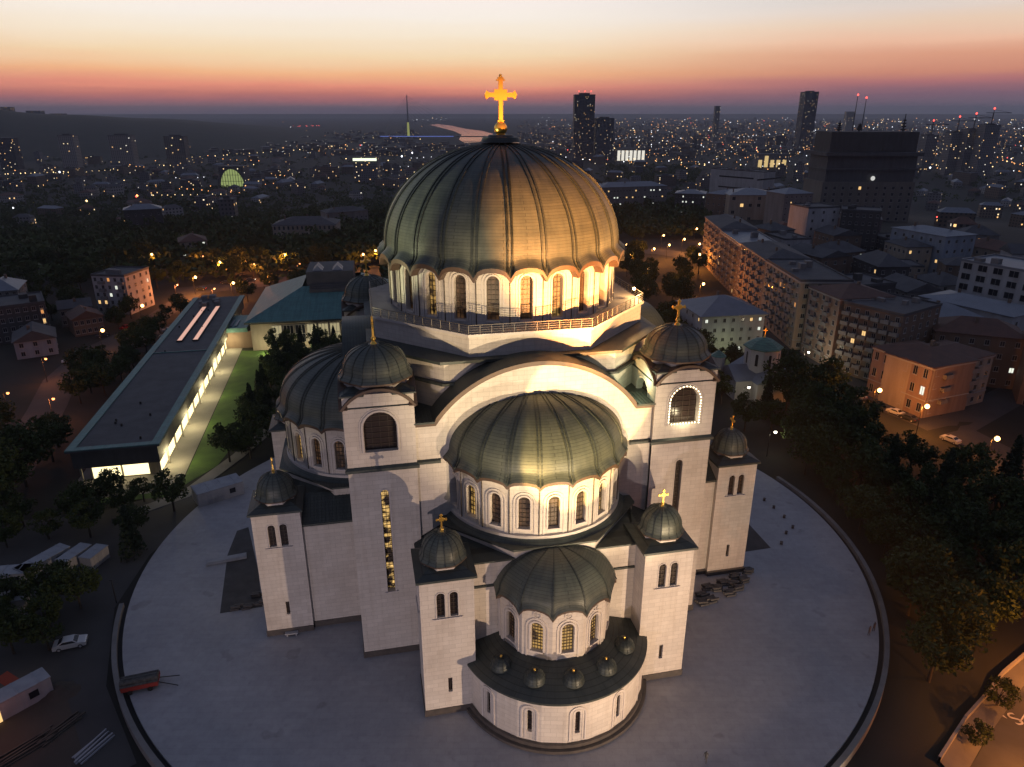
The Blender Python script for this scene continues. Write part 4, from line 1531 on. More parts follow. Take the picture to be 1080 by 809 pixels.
# ------------------------------------------------------------------ buildings of the left side
building('apartment_house', 'white five storey apartment house with corner balconies behind the car park', at(96, 291, 13.5), at(131, 292, 13.5), 15, 13.5, 'white', 5, 5, 4, lit=.05, ww=1.1, cat='apartment house', balcony=3)
t = building('apartment_block', 'dark flat roofed block with a lit stairwell left of the street', at(-14, 327, 11), at(47, 319.5, 11), 17, 11, 'dark', 4, 7, 4, lit=.02, cat='apartment block')
for k, z in enumerate((2.0, 5.0, 8.4)):
    put(win_mesh(.9, 2.0, G_ORANGE if k == 2 else G_WARM), 'stairwell_window', t, (at(47, 319.5, 11) - at(-14, 327, 11)).to_2d().length * 0 + 0 if False else ((at(47, 319.5, 11) - at(-14, 327, 11)).to_2d().length - 1.2, 0, z))
building('gabled_house', 'pale gabled house standing in front of the dark flat roofed block', at(14, 362, 4.5), at(58, 356, 4.5), 12, 4.5, 'blue', 2, 3, 2, 'gable', 'flat', lit=0, cat='house', roof_h=3.2, faces='fr')
building('terraced_house', 'low brown house glowing orange beside the street by the car park', at(76, 338, 5), at(108, 333, 5), 10, 5, 'brown', 2, 5, 2, 'gable', 'tile', lit=.12, cat='house', roof_h=2.6)
building('terraced_house', 'grey low house between the white apartment house and the street', at(62, 327, 5.5), at(96, 323, 5.5), 9, 5.5, 'grey', 2, 5, 2, 'gable', 'flat', lit=.05, cat='house', roof_h=2.4)
building('apartment_block', 'blue roofed block at the very edge behind the dark block', at(-20, 309, 10), at(18, 306, 10), 16, 10, 'grey', 4, 5, 3, 'hip', 'metal', lit=.05, cat='apartment block')
building('institute', 'old grey institute with rows of tall windows among trees beyond the library', at(287, 238, 6), at(354, 237, 6), 22, 6, 'cream', 3, 14, 4, 'hip', 'flat', lit=.03, roof_h=4, cornice=True, wh=2.4, cat='institute')
building('institute', 'long low building with a pale end gable behind the old institute', at(345, 225, 3), at(388, 222, 3), 16, 3, 'grey', 2, 9, 3, 'hip', 'flat', lit=0, roof_h=3, cat='institute')
building('villa', 'dim villa with two lit windows among the boulevard trees', at(189, 256, 4), at(218, 254, 4), 16, 4, 'cream', 3, 4, 3, 'hip', 'tile', lit=.3, litmats=[G_WHITE], cat='villa')
building('villa', 'dark villa with a pale eave among trees above the apartment house', at(130, 222, 0), at(170, 220, 0), 16, 0, 'dark', 3, 5, 3, 'hip', 'metal', lit=.05, cat='villa')

# ------------------------------------------------------------------ buildings of the right side
ph = building('parish_house', 'white parish house with a blue grey hipped sheet roof behind the church', at(741, 334, 11.5), at(807, 331, 11.5), 19, 11.5, 'white', 4, 7, 4, 'hip', 'metal', lit=.30, faces='fl', litmats=[G_WHITE, G_WARM], roof_h=4.2, over=1.0, ww=1.0, wh=1.2, cornice=True, cat='parish house')
point('entrance_lamp', at_y(771, 369, 207), 500, (0.9, 1.0, 0.5), .3)

# the small old church
q = at(806, 400, -0.9)
oc_ = empty('chapel', (67.0, 180.5, -0.9), R(8), 'small old white chapel with a green faceted roof and cross beside the parish house', 'chapel')
mb = MB()
mb.prism([(-9, -5), (9, -5), (9, 5), (-9, 5)], -.5, 5.4, 0)
mb.prism([(-4.5, -8), (4.5, -8), (4.5, 8), (-4.5, 8)], -.5, 5.38, 0)
mb.build('wall', [WM['white']], oc_)
mb = MB()
for a, b, w in (((-9.4, 0), (9.4, 0), 5.4), ((0, -8.4), (0, 8.4), 4.9)):
    a, b = Vector(a), Vector(b)
    n_ = Vector((-(b - a).normalized().y, (b - a).normalized().x)) * w
    for s_ in (-1, 1):
        mb.face([(*(a + n_ * s_), 5.4), (*(b + n_ * s_), 5.4), (*b, 8.4), (*a, 8.4)])
    mb.face([(*(a + n_), 5.4), (*(a - n_), 5.4), (*a, 8.4)])
    mb.face([(*(b + n_), 5.4), (*(b - n_), 5.4), (*b, 8.4)])
mb.build('roof', [RM['metal']], oc_)
hexa = [(4.6 * math.sin(PI / 8 + k * PI / 4), -4.6 * math.cos(PI / 8 + k * PI / 4)) for k in range(8)]
mb = MB()
mb.prism(hexa, 5.5, 13.3, 0)
dr = mb.build('drum', [WM['white']], oc_)
for k in range(8):
    a = k * PI / 4
    m2 = MB()
    pl_ = Plane(hexa[k - 1], hexa[k])
    o_ = arch_outline(pl_.L / 2 - .4, pl_.L / 2 + .4, 8.6, 11.9)
    m2.face([pl_.P(*p_, .04) for p_ in o_])
    archivolt(m2, pl_, pl_.L / 2 - .4, pl_.L / 2 + .4, 8.6, 11.9, 0, .14, .12, 1)
    m2.build('window', [G_DARK, WM['white']], dr)
mb = MB()
for k in range(8):
    a, b = hexa[k], hexa[(k + 1) % 8]
    mb.face([(a[0] * 1.12, a[1] * 1.12, 13.25), (b[0] * 1.12, b[1] * 1.12, 13.25), (b[0] * .55, b[1] * .55, 14.9), (a[0] * .55, a[1] * .55, 14.9)])
    mb.face([(a[0] * .55, a[1] * .55, 14.9), (b[0] * .55, b[1] * .55, 14.9), (0, 0, 15.7)])
mb.prism([(p_[0] * 1.12, p_[1] * 1.12) for p_ in hexa], 13.0, 13.25, 0, False, True)
GREEN_CU = copper_mat('green_copper_chapel', (0.09, 0.20, 0.165), 0.5, .2)
mb.build('dome', [GREEN_CU], oc_)
cm = cross_mb(1.9, .16)
cm.transform(Matrix.Translation((0, 0, 16.3)))
cm.build('cross', [M['gold']], oc_)
mb = MB()
mb.cyl(-10.5, 4.0, -.5, 9.6, 1.9, 1.9, 8, 0, False)
mb.cyl(-10.5, 4.0, 9.6, 11.2, 2.2, 0.05, 8, 1, False, False)
mb.build('belfry', [WM['white'], GREEN_CU], oc_)

# the row of old apartment houses along the street on the right
row = [(96.8, 362), (93.6, 322), (91.6, 285), (90.2, 251), (89.6, 217)]
labs = ['far end apartment house of the pink row, beside the lamp lit square', 'second apartment house from the far end of the pink balcony row',
        'apartment house in the middle of the pink row with a lit top flat', 'near end apartment house of the pink row, nearest the white parish house']
for i in range(4):
    A, B = row[i], row[i + 1]
    B = (A[0] + (B[0] - A[0]) * .992, A[1] + (B[1] - A[1]) * .992)
    building('apartment_house', labs[i], A, B, 16, 21.5 - (i % 2) * 1.2 + (1 if i == 3 else 0), ('pink', 'brown', 'pink', 'cream')[i], 7, 9, 4, 'flat' if i % 2 else 'hip', ('flat', 'metal', 'flat', 'flat')[i], lit=.03, faces='fr', roof_h=2.6, cat='apartment house', balcony=2, ww=1.3, cornice=True)
building('apartment_house', 'tall pale apartment house with balconies at the bend of the row', (91.5, 214.5), (94.2, 199.0), 17, 20.3, 'pink', 7, 5, 4, 'hip', 'tile', lit=.03, faces='fr', roof_h=2.6, cat='apartment house', balcony=2, cornice=True)
building('apartment_house', 'grey balcony fronted apartment house uphill of the corner building', (94.8, 197.5), (104.5, 183.5), 20, 19.5, 'brown', 7, 6, 5, 'flat', 'flat', lit=.10, faces='fr', cat='apartment house', balcony=1)
ca = at(922, 366, 12.5)
cb = at(984, 388, 12.5)
cc = at(1049, 373, 12.5)
building('corner_building', 'three storey corner building with an arcade lit orange by the street lamp', (ca.x, ca.y), (cb.x, cb.y), 15, 12.5, 'pink', 3, 6, 4, 'hip', 'tile', lit=.06, faces='f', roof_h=2.4, wh=2.3, ww=1.3, cornice=True, cat='corner building')
building('corner_building', 'right wing of the corner building with small balconies over the crossing', (cb.x + .5, cb.y + .15), (cc.x, cc.y), 13, 12.3, 'cream', 4, 7, 4, 'hip', 'tile', lit=.05, faces='fr', roof_h=2.2, cornice=True, cat='corner building', balcony=3)
building('apartment_house', 'brown tile roofed house behind the corner building', (118, 190), (138, 182), 13, 13.5, 'brown', 4, 6, 4, 'hip', 'tile', lit=.04, faces='flr', cat='apartment house')
building('apartment_house', 'dim reddish block beyond the crossing at the picture edge', (132, 172), (154, 160), 16, 14.5, 'brown', 5, 7, 4, 'hip', 'tile', lit=.04, cat='apartment house')
building('apartment_block', 'grey windowless end wall at the edge near the brighter street lamp', (121, 150), (124, 128), 16, 15, 'grey', 5, 6, 3, lit=0, faces='', cat='apartment block')
building('workshop', 'white roofed two storey building in the courtyard behind the brown houses', (136, 232), (150, 206), 17, 13, 'white', 3, 9, 3, 'hip', 'metal', lit=.03, cat='workshop', roof_h=2)
building('office_block', 'modern glazed office block with white frames by the edge', (160, 252), (172, 229), 20, 21, 'white', 6, 5, 3, 'flat', 'metal', lit=.02, ww=3.2, wh=2.4, cat='office block')
building('apartment_block', 'black fronted new block among the old roofs', at(888, 222, 25), at(930, 224, 25), 16, 25, 'dark', 7, 6, 4, lit=.02, cat='apartment block')
building('apartment_block', 'white block next to the black fronted new block', at(853, 220, 26), at(886, 219, 26), 16, 26, 'white', 7, 3, 4, lit=.06, cat='apartment block')
building('apartment_block', 'pale blue block with a flat sheet roof behind the old roofs', at(941, 240, 20), at(998, 250, 20), 18, 20, 'blue', 5, 6, 4, 'hip', 'metal', lit=.02, roof_h=2, cat='apartment block')
building('school', 'square block with a pale blue roof and four large yellow windows', at(770, 206, 10), at(824, 206, 10), 34, 10, 'cream', 4, 6, 5, 'hip', 'metal', lit=.22, ww=2.6, wh=2.6, roof_h=4, litmats=[G_WARM], cat='school', limit=24)
building('school', 'reddish side block beside the square one with yellow windows', at(745, 204, 9), at(768, 206, 9), 26, 9, 'brown', 4, 4, 4, 'hip', 'metal', lit=.05, roof_h=3, cat='school')
building('institute', 'long low institute with a blue grey roof and strings of lit windows', at(634, 198, 0), at(704, 196, 0), 26, 0, 'grey', 4, 22, 3, 'hip', 'metal', lit=.35, ww=1.6, roof_h=4, litmats=[G_WHITE, G_WARM], cat='institute')
building('institute', 'dark institute with few lit windows next to the long low one', at(712, 204, 2), at(744, 205, 2), 24, 2, 'dark', 4, 9, 3, 'hip', 'metal', lit=.18, roof_h=3, litmats=[G_WHITE], cat='institute')
building('office_block', 'pale slab office block with strip windows beyond the school', at(750, 178, 14), at(806, 182, 14), 20, 14, 'white', 4, 1, 1, 'flat', 'flat', lit=0, ww=42, wh=1.6, cat='office block')
building('office_block', 'grey block between the school and the hospital tower', at(828, 205, 16), at(858, 204, 16), 22, 16, 'grey', 6, 6, 4, 'hip', 'metal', lit=.06, cat='office block')

# roofs of the old quarter behind the row
quarter = [(112, 236, 19), (116, 262, 15), (120, 292, 18), (118, 322, 20), (136, 250, 14), (140, 280, 17), (146, 310, 15), (160, 290, 13), (172, 320, 17), (186, 286, 14), (150, 345, 18), (180, 352, 15), (208, 318, 16), (128, 214, 14), (158, 268, 12), (196, 262, 15), (214, 290, 18), (122, 352, 19), (226, 346, 17), (240, 312, 15)]
for i, (x, y, h_) in enumerate(quarter):
    w_, d_ = rng.uniform(14, 22), rng.uniform(11, 15)
    a = R(rng.choice((-75, -12, 20, -80)) + rng.uniform(-8, 8))
    c_, s_ = math.cos(a), math.sin(a)
    rt = rng.choice(('gable', 'hip', 'flat', 'hip'))
    building('town_house', 'dim old town house crowded among the roofs of the old quarter', (x - c_ * w_ / 2, y - s_ * w_ / 2), (x + c_ * w_ / 2, y + s_ * w_ / 2), d_, h_ - 2, rng.choice(('grey', 'brown', 'cream', 'dark', 'white')), 4, 5, 3, rt,
             rng.choice(('tile', 'flat', 'flat', 'metal')) if rt != 'flat' else 'flat', lit=.03, cat='town house', group='old houses of the crowded quarter', roof_h=rng.uniform(2.5, 4.2))

# the big stepped hospital tower
hp0 = at(862, 238, -12)
A = at_y(866, 205, 600)
B = at_y(963, 205, 600)
t = empty('hospital_tower', (A.x, 600, -32), 0, 'massive dark stepped hospital tower with a lit clock on its front', 'hospital')
hw = B.x - A.x
mb = MB()
mb.prism([(0, 0), (hw, 0), (hw, 40), (0, 40)], -5, 49, 0)
HOSP = wall_mat('hospital_wall', (0.17, 0.155, 0.135))
HOSP2 = wall_mat('hospital_upper_wall', (0.095, 0.095, 0.10))
mb.build('lower_wall', [HOSP], t)
mb = MB()
mb.prism([(2, 2), (hw - 1, 2), (hw - 1, 38), (2, 38)], 49, 70, 0)
mb.box(-1, hw + 2, -1.5, 41, 69.2, 72.0)
mb.box(1, hw, .5, 39.5, 58, 59.5)
mb.build('middle_wall', [HOSP2], t)
mb = MB()
mb.prism([(3, 4), (hw - 2, 4), (hw - 2, 36), (3, 36)], 72, 87.5, 0)
mb.box(9, hw * .4, 3.6, 4, 73, 76)
mb.box(hw * .6, hw - 6, 3.6, 4, 73, 76)
mb.build('top_storeys', [WM['dark']], t)
m2 = MB()
for k in range(16):
    a, b = 2 * PI * k / 16, 2 * PI * (k + 1) / 16
    m2.face([(hw * .53, -.4, 52), (hw * .53 + 1.8 * math.cos(a), -.4, 52 + 1.8 * math.sin(a)), (hw * .53 + 1.8 * math.cos(b), -.4, 52 + 1.8 * math.sin(b))])
m2.build('clock', [emission('clock_glow', (0.9, 0.9, 0.85), 0.7)], t)
for f in range(9):
    for c_ in range(11):
        if len([k for k in t.children if k.name.startswith('window')]) < 99:
            put(win_mesh(2.2, 2.6, G_WARM if rng.random() < .02 else G_DARK), 'window', t, (hw * (c_ + .5) / 11, 0, 3 + f * 5))
for x, h_ in ((hw * .9, 14), (hw * .2, 9), (hw * .42, 7)):
    m2 = MB()
    m2.cyl(x, 20, 87, 87 + h_, .9, .3, 6)
    for k in range(4):
        m2.cyl(x, 20, 88.5 + k * h_ / 6, 89.6 + k * h_ / 6, 2.2 - .3 * k, 2.2 - .3 * k, 8)
    m2.build('antenna', [DARKMETAL], t)

# ------------------------------------------------------------------ landmarks far off
def facade_mat(name, base, lit=0.045, sx=3.4, sz=3.2, roofcol=(0.06, 0.06, 0.065), stren=1.6, dark=0.35):
    """far buildings: the wall with its grid of windows, a few of them lit"""
    m, n, b = material(name, base, 0.7)
    uv = n.n.new('ShaderNodeUVMap')
    sp = n.n.new('ShaderNodeSeparateXYZ')
    n.l.new(uv.outputs[0], sp.inputs[0])
    u, v = n.math('DIVIDE', sp.outputs[0], sx), n.math('DIVIDE', sp.outputs[1], sz)
    fu, fv = n.math('FRACT', u), n.math('FRACT', v)
    mask = n.math('MULTIPLY', n.math('MULTIPLY', n.math('GREATER_THAN', fu, .28), n.math('LESS_THAN', fu, .74)),
                  n.math('MULTIPLY', n.math('GREATER_THAN', fv, .30), n.math('LESS_THAN', fv, .78)))
    oi = n.n.new('ShaderNodeObjectInfo')
    cb_ = n.n.new('ShaderNodeCombineXYZ')
    n.l.new(n.math('FLOOR', u), cb_.inputs[0])
    n.l.new(n.math('FLOOR', v), cb_.inputs[1])
    n.l.new(n.math('MULTIPLY', oi.outputs['Random'], 97.0), cb_.inputs[2])
    wn = n.n.new('ShaderNodeTexWhiteNoise')
    n.l.new(cb_.outputs[0], wn.inputs['Vector'])
    on = n.math('MULTIPLY', n.math('LESS_THAN', wn.outputs['Value'], lit), mask)
    geo = n.n.new('ShaderNodeNewGeometry')
    sn = n.n.new('ShaderNodeSeparateXYZ')
    n.l.new(geo.outputs['Normal'], sn.inputs[0])
    up = n.math('LESS_THAN', n.math('ABSOLUTE', sn.outputs[2]), 0.3)
    on = n.math('MULTIPLY', on, up)
    mask = n.math('MULTIPLY', mask, up)
    var = n.math('ADD', n.math('MULTIPLY', oi.outputs['Random'], 0.7), 0.6)
    vc = n.n.new('ShaderNodeCombineXYZ')
    for i in range(3):
        n.l.new(var, vc.inputs[i])
    col = n.mix(1.0, base, vc.outputs[0], 'MULTIPLY')
    col = n.mix(mask, col, (dark * .06, dark * .065, dark * .08))
    n.l.new(col, b.inputs['Base Color'])
    n.l.new(n.ramp(wn.outputs['Color'], [(0.2, (1.0, 0.55, 0.2)), (0.6, (1.0, 0.78, 0.42)), (0.85, (0.85, 0.95, 1.0))]), b.inputs['Emission Color'])
    n.l.new(n.math('MULTIPLY', on, stren), b.inputs['Emission Strength'])
    m.cycles.emission_sampling = 'NONE'
    return m
FM = [facade_mat('far_grey_facade', (0.16, 0.155, 0.16)), facade_mat('far_pale_facade', (0.27, 0.26, 0.25), .04), facade_mat('far_brown_facade', (0.15, 0.115, 0.09), .04), facade_mat('far_dark_facade', (0.07, 0.07, 0.08), .05)]
TOWER = facade_mat('glass_tower_facade', (0.055, 0.06, 0.075), .05, 3.0, 3.6, stren=.8)

def far_box(name, label, cat, pxl, pxr, pytop, Y, depth, mat, zb=None, group=None, cap=0.0, rz=0.0):
    a, b = at_y(pxl, pytop, Y), at_y(pxr, pytop, Y)
    zb = terrain((a.x + b.x) / 2, Y) if zb is None else zb
    t = empty(name, (a.x, Y, zb), rz, label, cat, group)
    w_ = b.x - a.x
    H = a.z - zb
    mb = MB()
    mb.prism([(0, 0), (w_, 0), (w_, depth), (0, depth)], -5, H)
    mb.build('wall', [mat], t)
    mb = MB()
    mb.box(-.3, w_ + .3, -.3, depth + .3, H + .01, H + 1.0)
    if cap:
        mb.box(w_ * .25, w_ * .75, depth * .25, depth * .75, H + 1.01, H + cap)
    mb.build('roof', [RM['flat']], t)
    return t, w_, H
RED = emission('red_beacon', (1.0, 0.08, 0.06), 4.0)
def beacon(t, x, y, z, r=1.2):
    mb = MB()
    mb.cyl(x, y, z, z + 5, .3, .15, 5)
    mb.sphere(x, y, z + 5.5, r, 6, 1)
    return mb.build('beacon', [DARKMETAL, RED], t)
t, w_, H = far_box('skyscraper', 'tallest dark glass skyscraper of the pair beyond the dome, red beacons on top', 'skyscraper', 606.5, 628, 100, 2000, 50, TOWER, cap=5)
for k in (.2, .5, .8):
    beacon(t, w_ * k, 10, H + 3, 1.6)
far_box('skyscraper', 'lower dark glass skyscraper joined to the right of the tallest one', 'skyscraper', 629, 648, 125, 2010, 50, TOWER, cap=4)
t, w_, H = far_box('skyscraper', 'slim dark leaning looking skyscraper standing alone on the horizon', 'skyscraper', 850, 864, 97, 2450, 46, TOWER, cap=4)
far_box('skyscraper', 'thin pale tower on the horizon right of the skyscraper pair', 'skyscraper', 755, 760, 112, 3200, 24, FM[1])
far_box('skyscraper', 'distant pale tower with a blue lit top beyond the hospital tower', 'skyscraper', 894, 902, 118, 3000, 26, FM[1])
for i, (a, b, y_, Y) in enumerate([(60, 76, 143, 1700), (113, 137, 143, 1680), (172, 193, 144, 1690)]):
    far_box('tower_block', 'pale tower block, %s of the three on the wooded hillside' % ('leftmost', 'middle', 'rightmost')[i], 'tower block', a, b, y_, Y, 22, facade_mat('hill_block_facade_%d' % i, (0.30, 0.27, 0.24), .022, 4.5, 3.2), cap=4)
far_box('tower_block', 'dark tower block cut by the picture edge on the wooded hillside', 'tower block', -6, 12, 146, 1660, 22, FM[3])
for i, (a, b, y_, Y) in enumerate([(1005, 1018, 140, 1500), (1022, 1036, 137, 1480), (1040, 1056, 132, 1450), (978, 990, 143, 1600)]):
    t, w_, H = far_box('tower_block', ('half built tower block second from the crane end', 'half built tower block in the middle of the riverside site', 'tallest half built tower block of the riverside site', 'lowest half built tower block nearest the hospital tower')[i], 'tower block', a, b, y_, Y, 26, FM[0], cap=3)
    m2 = MB()     # crane standing on the block
    m2.beam((w_ / 2, 8, H), (w_ / 2, 8, H + 22), 1.4)
    m2.beam((w_ / 2 - 14, 8, H + 22), (w_ / 2 + 34, 8, H + 22), 1.2)
    m2.beam((w_ / 2, 8, H + 28), (w_ / 2 + 30, 8, H + 22.6), .4)
    m2.beam((w_ / 2, 8, H + 22), (w_ / 2, 8, H + 28), .9)
    o = m2.build('tower_crane', [DARKMETAL])
    o.location = t.location
    tag(o, ('tower crane on the block second from the crane end', 'tower crane above the middle half built block', 'tower crane on the tallest half built block', 'tower crane on the lowest half built block')[i], 'crane')
    m2 = MB()
    m2.sphere(w_ / 2, 8, H + 30, 2.0, 6)
    m2.build('beacon', [RED], o)
for i, (px, top_) in enumerate([(905, 100), (914, 103)]):
    a = at_y(px, top_, 1300)
    m2 = MB()
    zb = terrain(a.x, 1300)
    m2.cyl(a.x, 1300, zb, a.z, 1.6, .5, 6)
    m2.sphere(a.x, 1300, a.z, 1.8, 6, 1)
    tag(m2.build('mast', [DARKMETAL, RED]), ('shorter red tipped mast behind the hospital tower', 'taller red tipped mast behind the hospital tower')[1 - i], 'mast')

# cable stayed bridge with its needle pylon, and the river
Yb = 3500
p = at_y(431, 100, Yb)
pb = at_y(431, 143.5, Yb)
br_ = empty('cable_bridge', (pb.x, Yb, -50), 0, 'distant cable stayed bridge with one lit needle pylon and a blue lit deck', 'bridge')
mb = MB()
mb.cyl(0, 0, 0, p.z + 50, 5.5, 1.6, 10)
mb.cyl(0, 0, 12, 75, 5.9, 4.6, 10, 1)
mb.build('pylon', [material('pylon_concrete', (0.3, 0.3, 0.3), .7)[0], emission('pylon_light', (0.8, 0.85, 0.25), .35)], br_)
mb = MB()
zd = pb.z + 50
mb.box(-170, 560, -14, 14, zd - 4, zd, 0)
mb.box(-130, 210, -14.8, -14.1, zd - 2.6, zd + .6, 1)
mb.build('deck', [DARKMETAL, emission('blue_deck_light', (0.22, 0.32, 1.0), .5)], br_)
mb = MB()
for k in range(1, 9):
    for s_ in (-1, 1):
        mb.beam((0, 0, 100 + k * 11), (s_ * k * (18 if s_ < 0 else 38), -13, zd), .7)
mb.build('cables', [material('cable_grey', (0.25, 0.25, 0.27), .5)[0]], br_)
water = material('river_water', (0.03, 0.035, 0.045), 0.08)[0]
mb = MB()
for pts in ([(453, 131.6), (464, 134.5), (478, 138), (487, 142), (484, 147), (490, 151), (505, 150), (516, 146), (520, 141), (508, 138), (492, 136), (476, 132.5), (462, 130.8)],
            [(540, 149), (640, 152.5), (640, 154), (520, 150.5)]):
    w3 = [on_ground(*q, 1.0) for q in pts]
    mb.face([(q.x, q.y, -49.0) for q in w3], [(q.x, q.y) for q in w3])
structure('river', mb, [water])

# wooded ridge on the left horizon
mb = MB()
def ridge(x, y, ang0, ang1, hmax, r0, r1, seed):
    n_ = 60
    rg = random.Random(seed)
    ph = [rg.uniform(0, 6) for _ in range(6)]
    def fn(a, t):
        k = (a - ang0) / (ang1 - ang0)
        env = smooth(0, .1, k) * (1 - smooth(.35, 1.0, k))
        hgt = hmax * env * (1 + .12 * math.sin(9 * k + ph[0]) + .07 * math.sin(23 * k + ph[1]) + .03 * math.sin(61 * k + ph[2]))
        r = r0 + (r1 - r0) * t
        prof = math.sin(PI * min(1, t * 1.0)) if t < .5 else 1.0
        return (r * math.sin(a), r * math.cos(a), -50 + hgt * prof)
    mb.grid(fn, [ang0 + (ang1 - ang0) * k / n_ for k in range(n_ + 1)], [k / 10 for k in range(11)], 0, True)
ridge(0, 0, R(-62), R(-8), 152, 2300, 5200, 3)
structure('hills', mb, [noisy('wooded_hill', (0.030, 0.034, 0.022), (0.018, 0.022, 0.014), 0.01, 0.95)])
hb = MB()
t, w_, H = far_box('tower_block', 'small row of blocks on the skyline of the wooded ridge', 'tower block', 0, 10, 113, 4000, 40, FM[3], zb=60)
far_box('tower_block', 'single flat block on the skyline of the wooded ridge', 'tower block', 27, 42, 117, 4050, 40, FM[3], zb=60)
far_box('tower_block', 'low wide block last along the skyline of the wooded ridge', 'tower block', 52, 66, 120, 4100, 40, FM[3], zb=50)

# lit halls far off
WHITEGLOW = emission('white_hall_glow', (1.0, 0.95, 0.82), 0.9)
t, w_, H = far_box('exhibition_hall', 'low hall with a row of bright white lit bays beside the skyscraper pair', 'hall', 651, 681, 157, 1900, 40, FM[0])
for k in range(7):
    m2 = MB()
    m2.box(w_ * (k + .12) / 7, w_ * (k + .8) / 7, -1.0, -.4, 4, H - 4)
    m2.build('lit_bay', [WHITEGLOW], t)
t, w_, H = far_box('exhibition_hall', 'long hall glowing amber and white in the city right of the dome', 'hall', 800, 832, 163, 1700, 30, FM[0])
for k in range(5):
    m2 = MB()
    m2.box(w_ * (k + .1) / 5, w_ * (k + .7) / 5, -1.0, -.4, 2, H * (.6 + .3 * (k == 1)))
    m2.build('lit_bay', [emission('amber_hall_glow', (1.0, 0.72, 0.3), .7) if k == 0 else bpy.data.materials['amber_hall_glow']], t)
t, w_, H = far_box('office_block', 'block with a long greenish white lit sign band along its top', 'office block', 372, 397, 166, 1350, 30, FM[0])
m2 = MB()
m2.box(0, w_, -1.2, -.3, H - 6, H - 1.5)
m2.build('sign_band', [emission('sign_glow', (0.88, 1.0, 0.72), 1.5)], t)
t, w_, H = far_box('sports_hall', 'round roofed sports hall glowing yellow green in the dark on the left', 'sports hall', 230, 256, 176, 1250, 30, FM[0])
m2 = MB()
arc_ = [(w_ / 2 + w_ * .48 * math.cos(PI * k / 18), 1 + H * .86 * math.sin(PI * k / 18)) for k in range(19)]
m2.face([(x, -.6, z) for x, z in arc_], None, 0)
for k in range(1, 9):
    x = w_ * (.02 + .96 * k / 9)
    zt = 1 + H * .86 * math.sqrt(max(0, 1 - ((x - w_ / 2) / (w_ * .48)) ** 2))
    m2.box(x - .35, x + .35, -1.0, -.61, 1, zt, 1)
for z in (.3, .6):
    m2.box(w_ * .06, w_ * .94, -1.05, -.62, H * z, H * z + .6, 1)
m2.build('glazed_front', [emission('green_hall_glow', (0.8, 1.0, 0.35), .35), DARKMETAL], t)

# ------------------------------------------------------------------ the city
protos = []
for i in range(10):
    mb = MB()
    w_, d_, h_ = rng.choice([(14, 12, 9), (18, 12, 12), (26, 13, 15), (34, 14, 14), (16, 14, 18), (22, 18, 11), (40, 14, 18), (12, 11, 7), (15, 15, 22), (28, 12, 8)]) if False else [(14, 12, 9), (18, 12, 12), (26, 13, 15), (34, 14, 14), (16, 14, 18), (22, 18, 11), (40, 14, 18), (12, 11, 7), (15, 15, 26), (28, 12, 8)][i]
    mb.prism([(-w_ / 2, -d_ / 2), (w_ / 2, -d_ / 2), (w_ / 2, d_ / 2), (-w_ / 2, d_ / 2)], -14, h_)
    wm = mb.mesh('wall', [FM[i % 4]])
    mb = MB()
    if i in (0, 1, 5, 7, 9, 2):
        e, rh = .5, 3.5
        q = [(-w_ / 2 - e, -d_ / 2 - e), (w_ / 2 + e, -d_ / 2 - e), (w_ / 2 + e, d_ / 2 + e), (-w_ / 2 - e, d_ / 2 + e)]
        r0, r1 = (-w_ / 2 + d_ / 2 * .8, 0, h_ + rh), (w_ / 2 - d_ / 2 * .8, 0, h_ + rh)
        z = h_ + .02
        mb.face([(*q[0], z), (*q[1], z), r1, r0])
        mb.face([(*q[1], z), (*q[2], z), r1])
        mb.face([(*q[2], z), (*q[3], z), r0, r1])
        mb.face([(*q[3], z), (*q[0], z), r0])
    else:
        mb.box(-w_ / 2 - .2, w_ / 2 + .2, -d_ / 2 - .2, d_ / 2 + .2, h_ + .01, h_ + .8)
        mb.box(-w_ * .2, w_ * .1, -d_ * .2, d_ * .2, h_ + .81, h_ + 3)
    rm_ = mb.mesh('roof', [RM[('tile', 'flat', 'metal', 'flat', 'flat', 'tile', 'flat', 'tile', 'flat', 'metal')[i]]])
    protos.append((wm, rm_, math.hypot(w_, d_) / 2))
placed = []
def free(x, y, r, gap=3):
    for a, b, c in placed:
        if (a - x) ** 2 + (b - y) ** 2 < (r + c + gap) ** 2:
            return False
    return True
for o in C.objects:     # keep clear of what already stands
    if o.parent is None and o.get('category') and o.type == 'EMPTY' and o.name != 'church':
        placed.append((o.location.x, o.location.y, 30))
tries = 0
nb = 0
city_spots = []
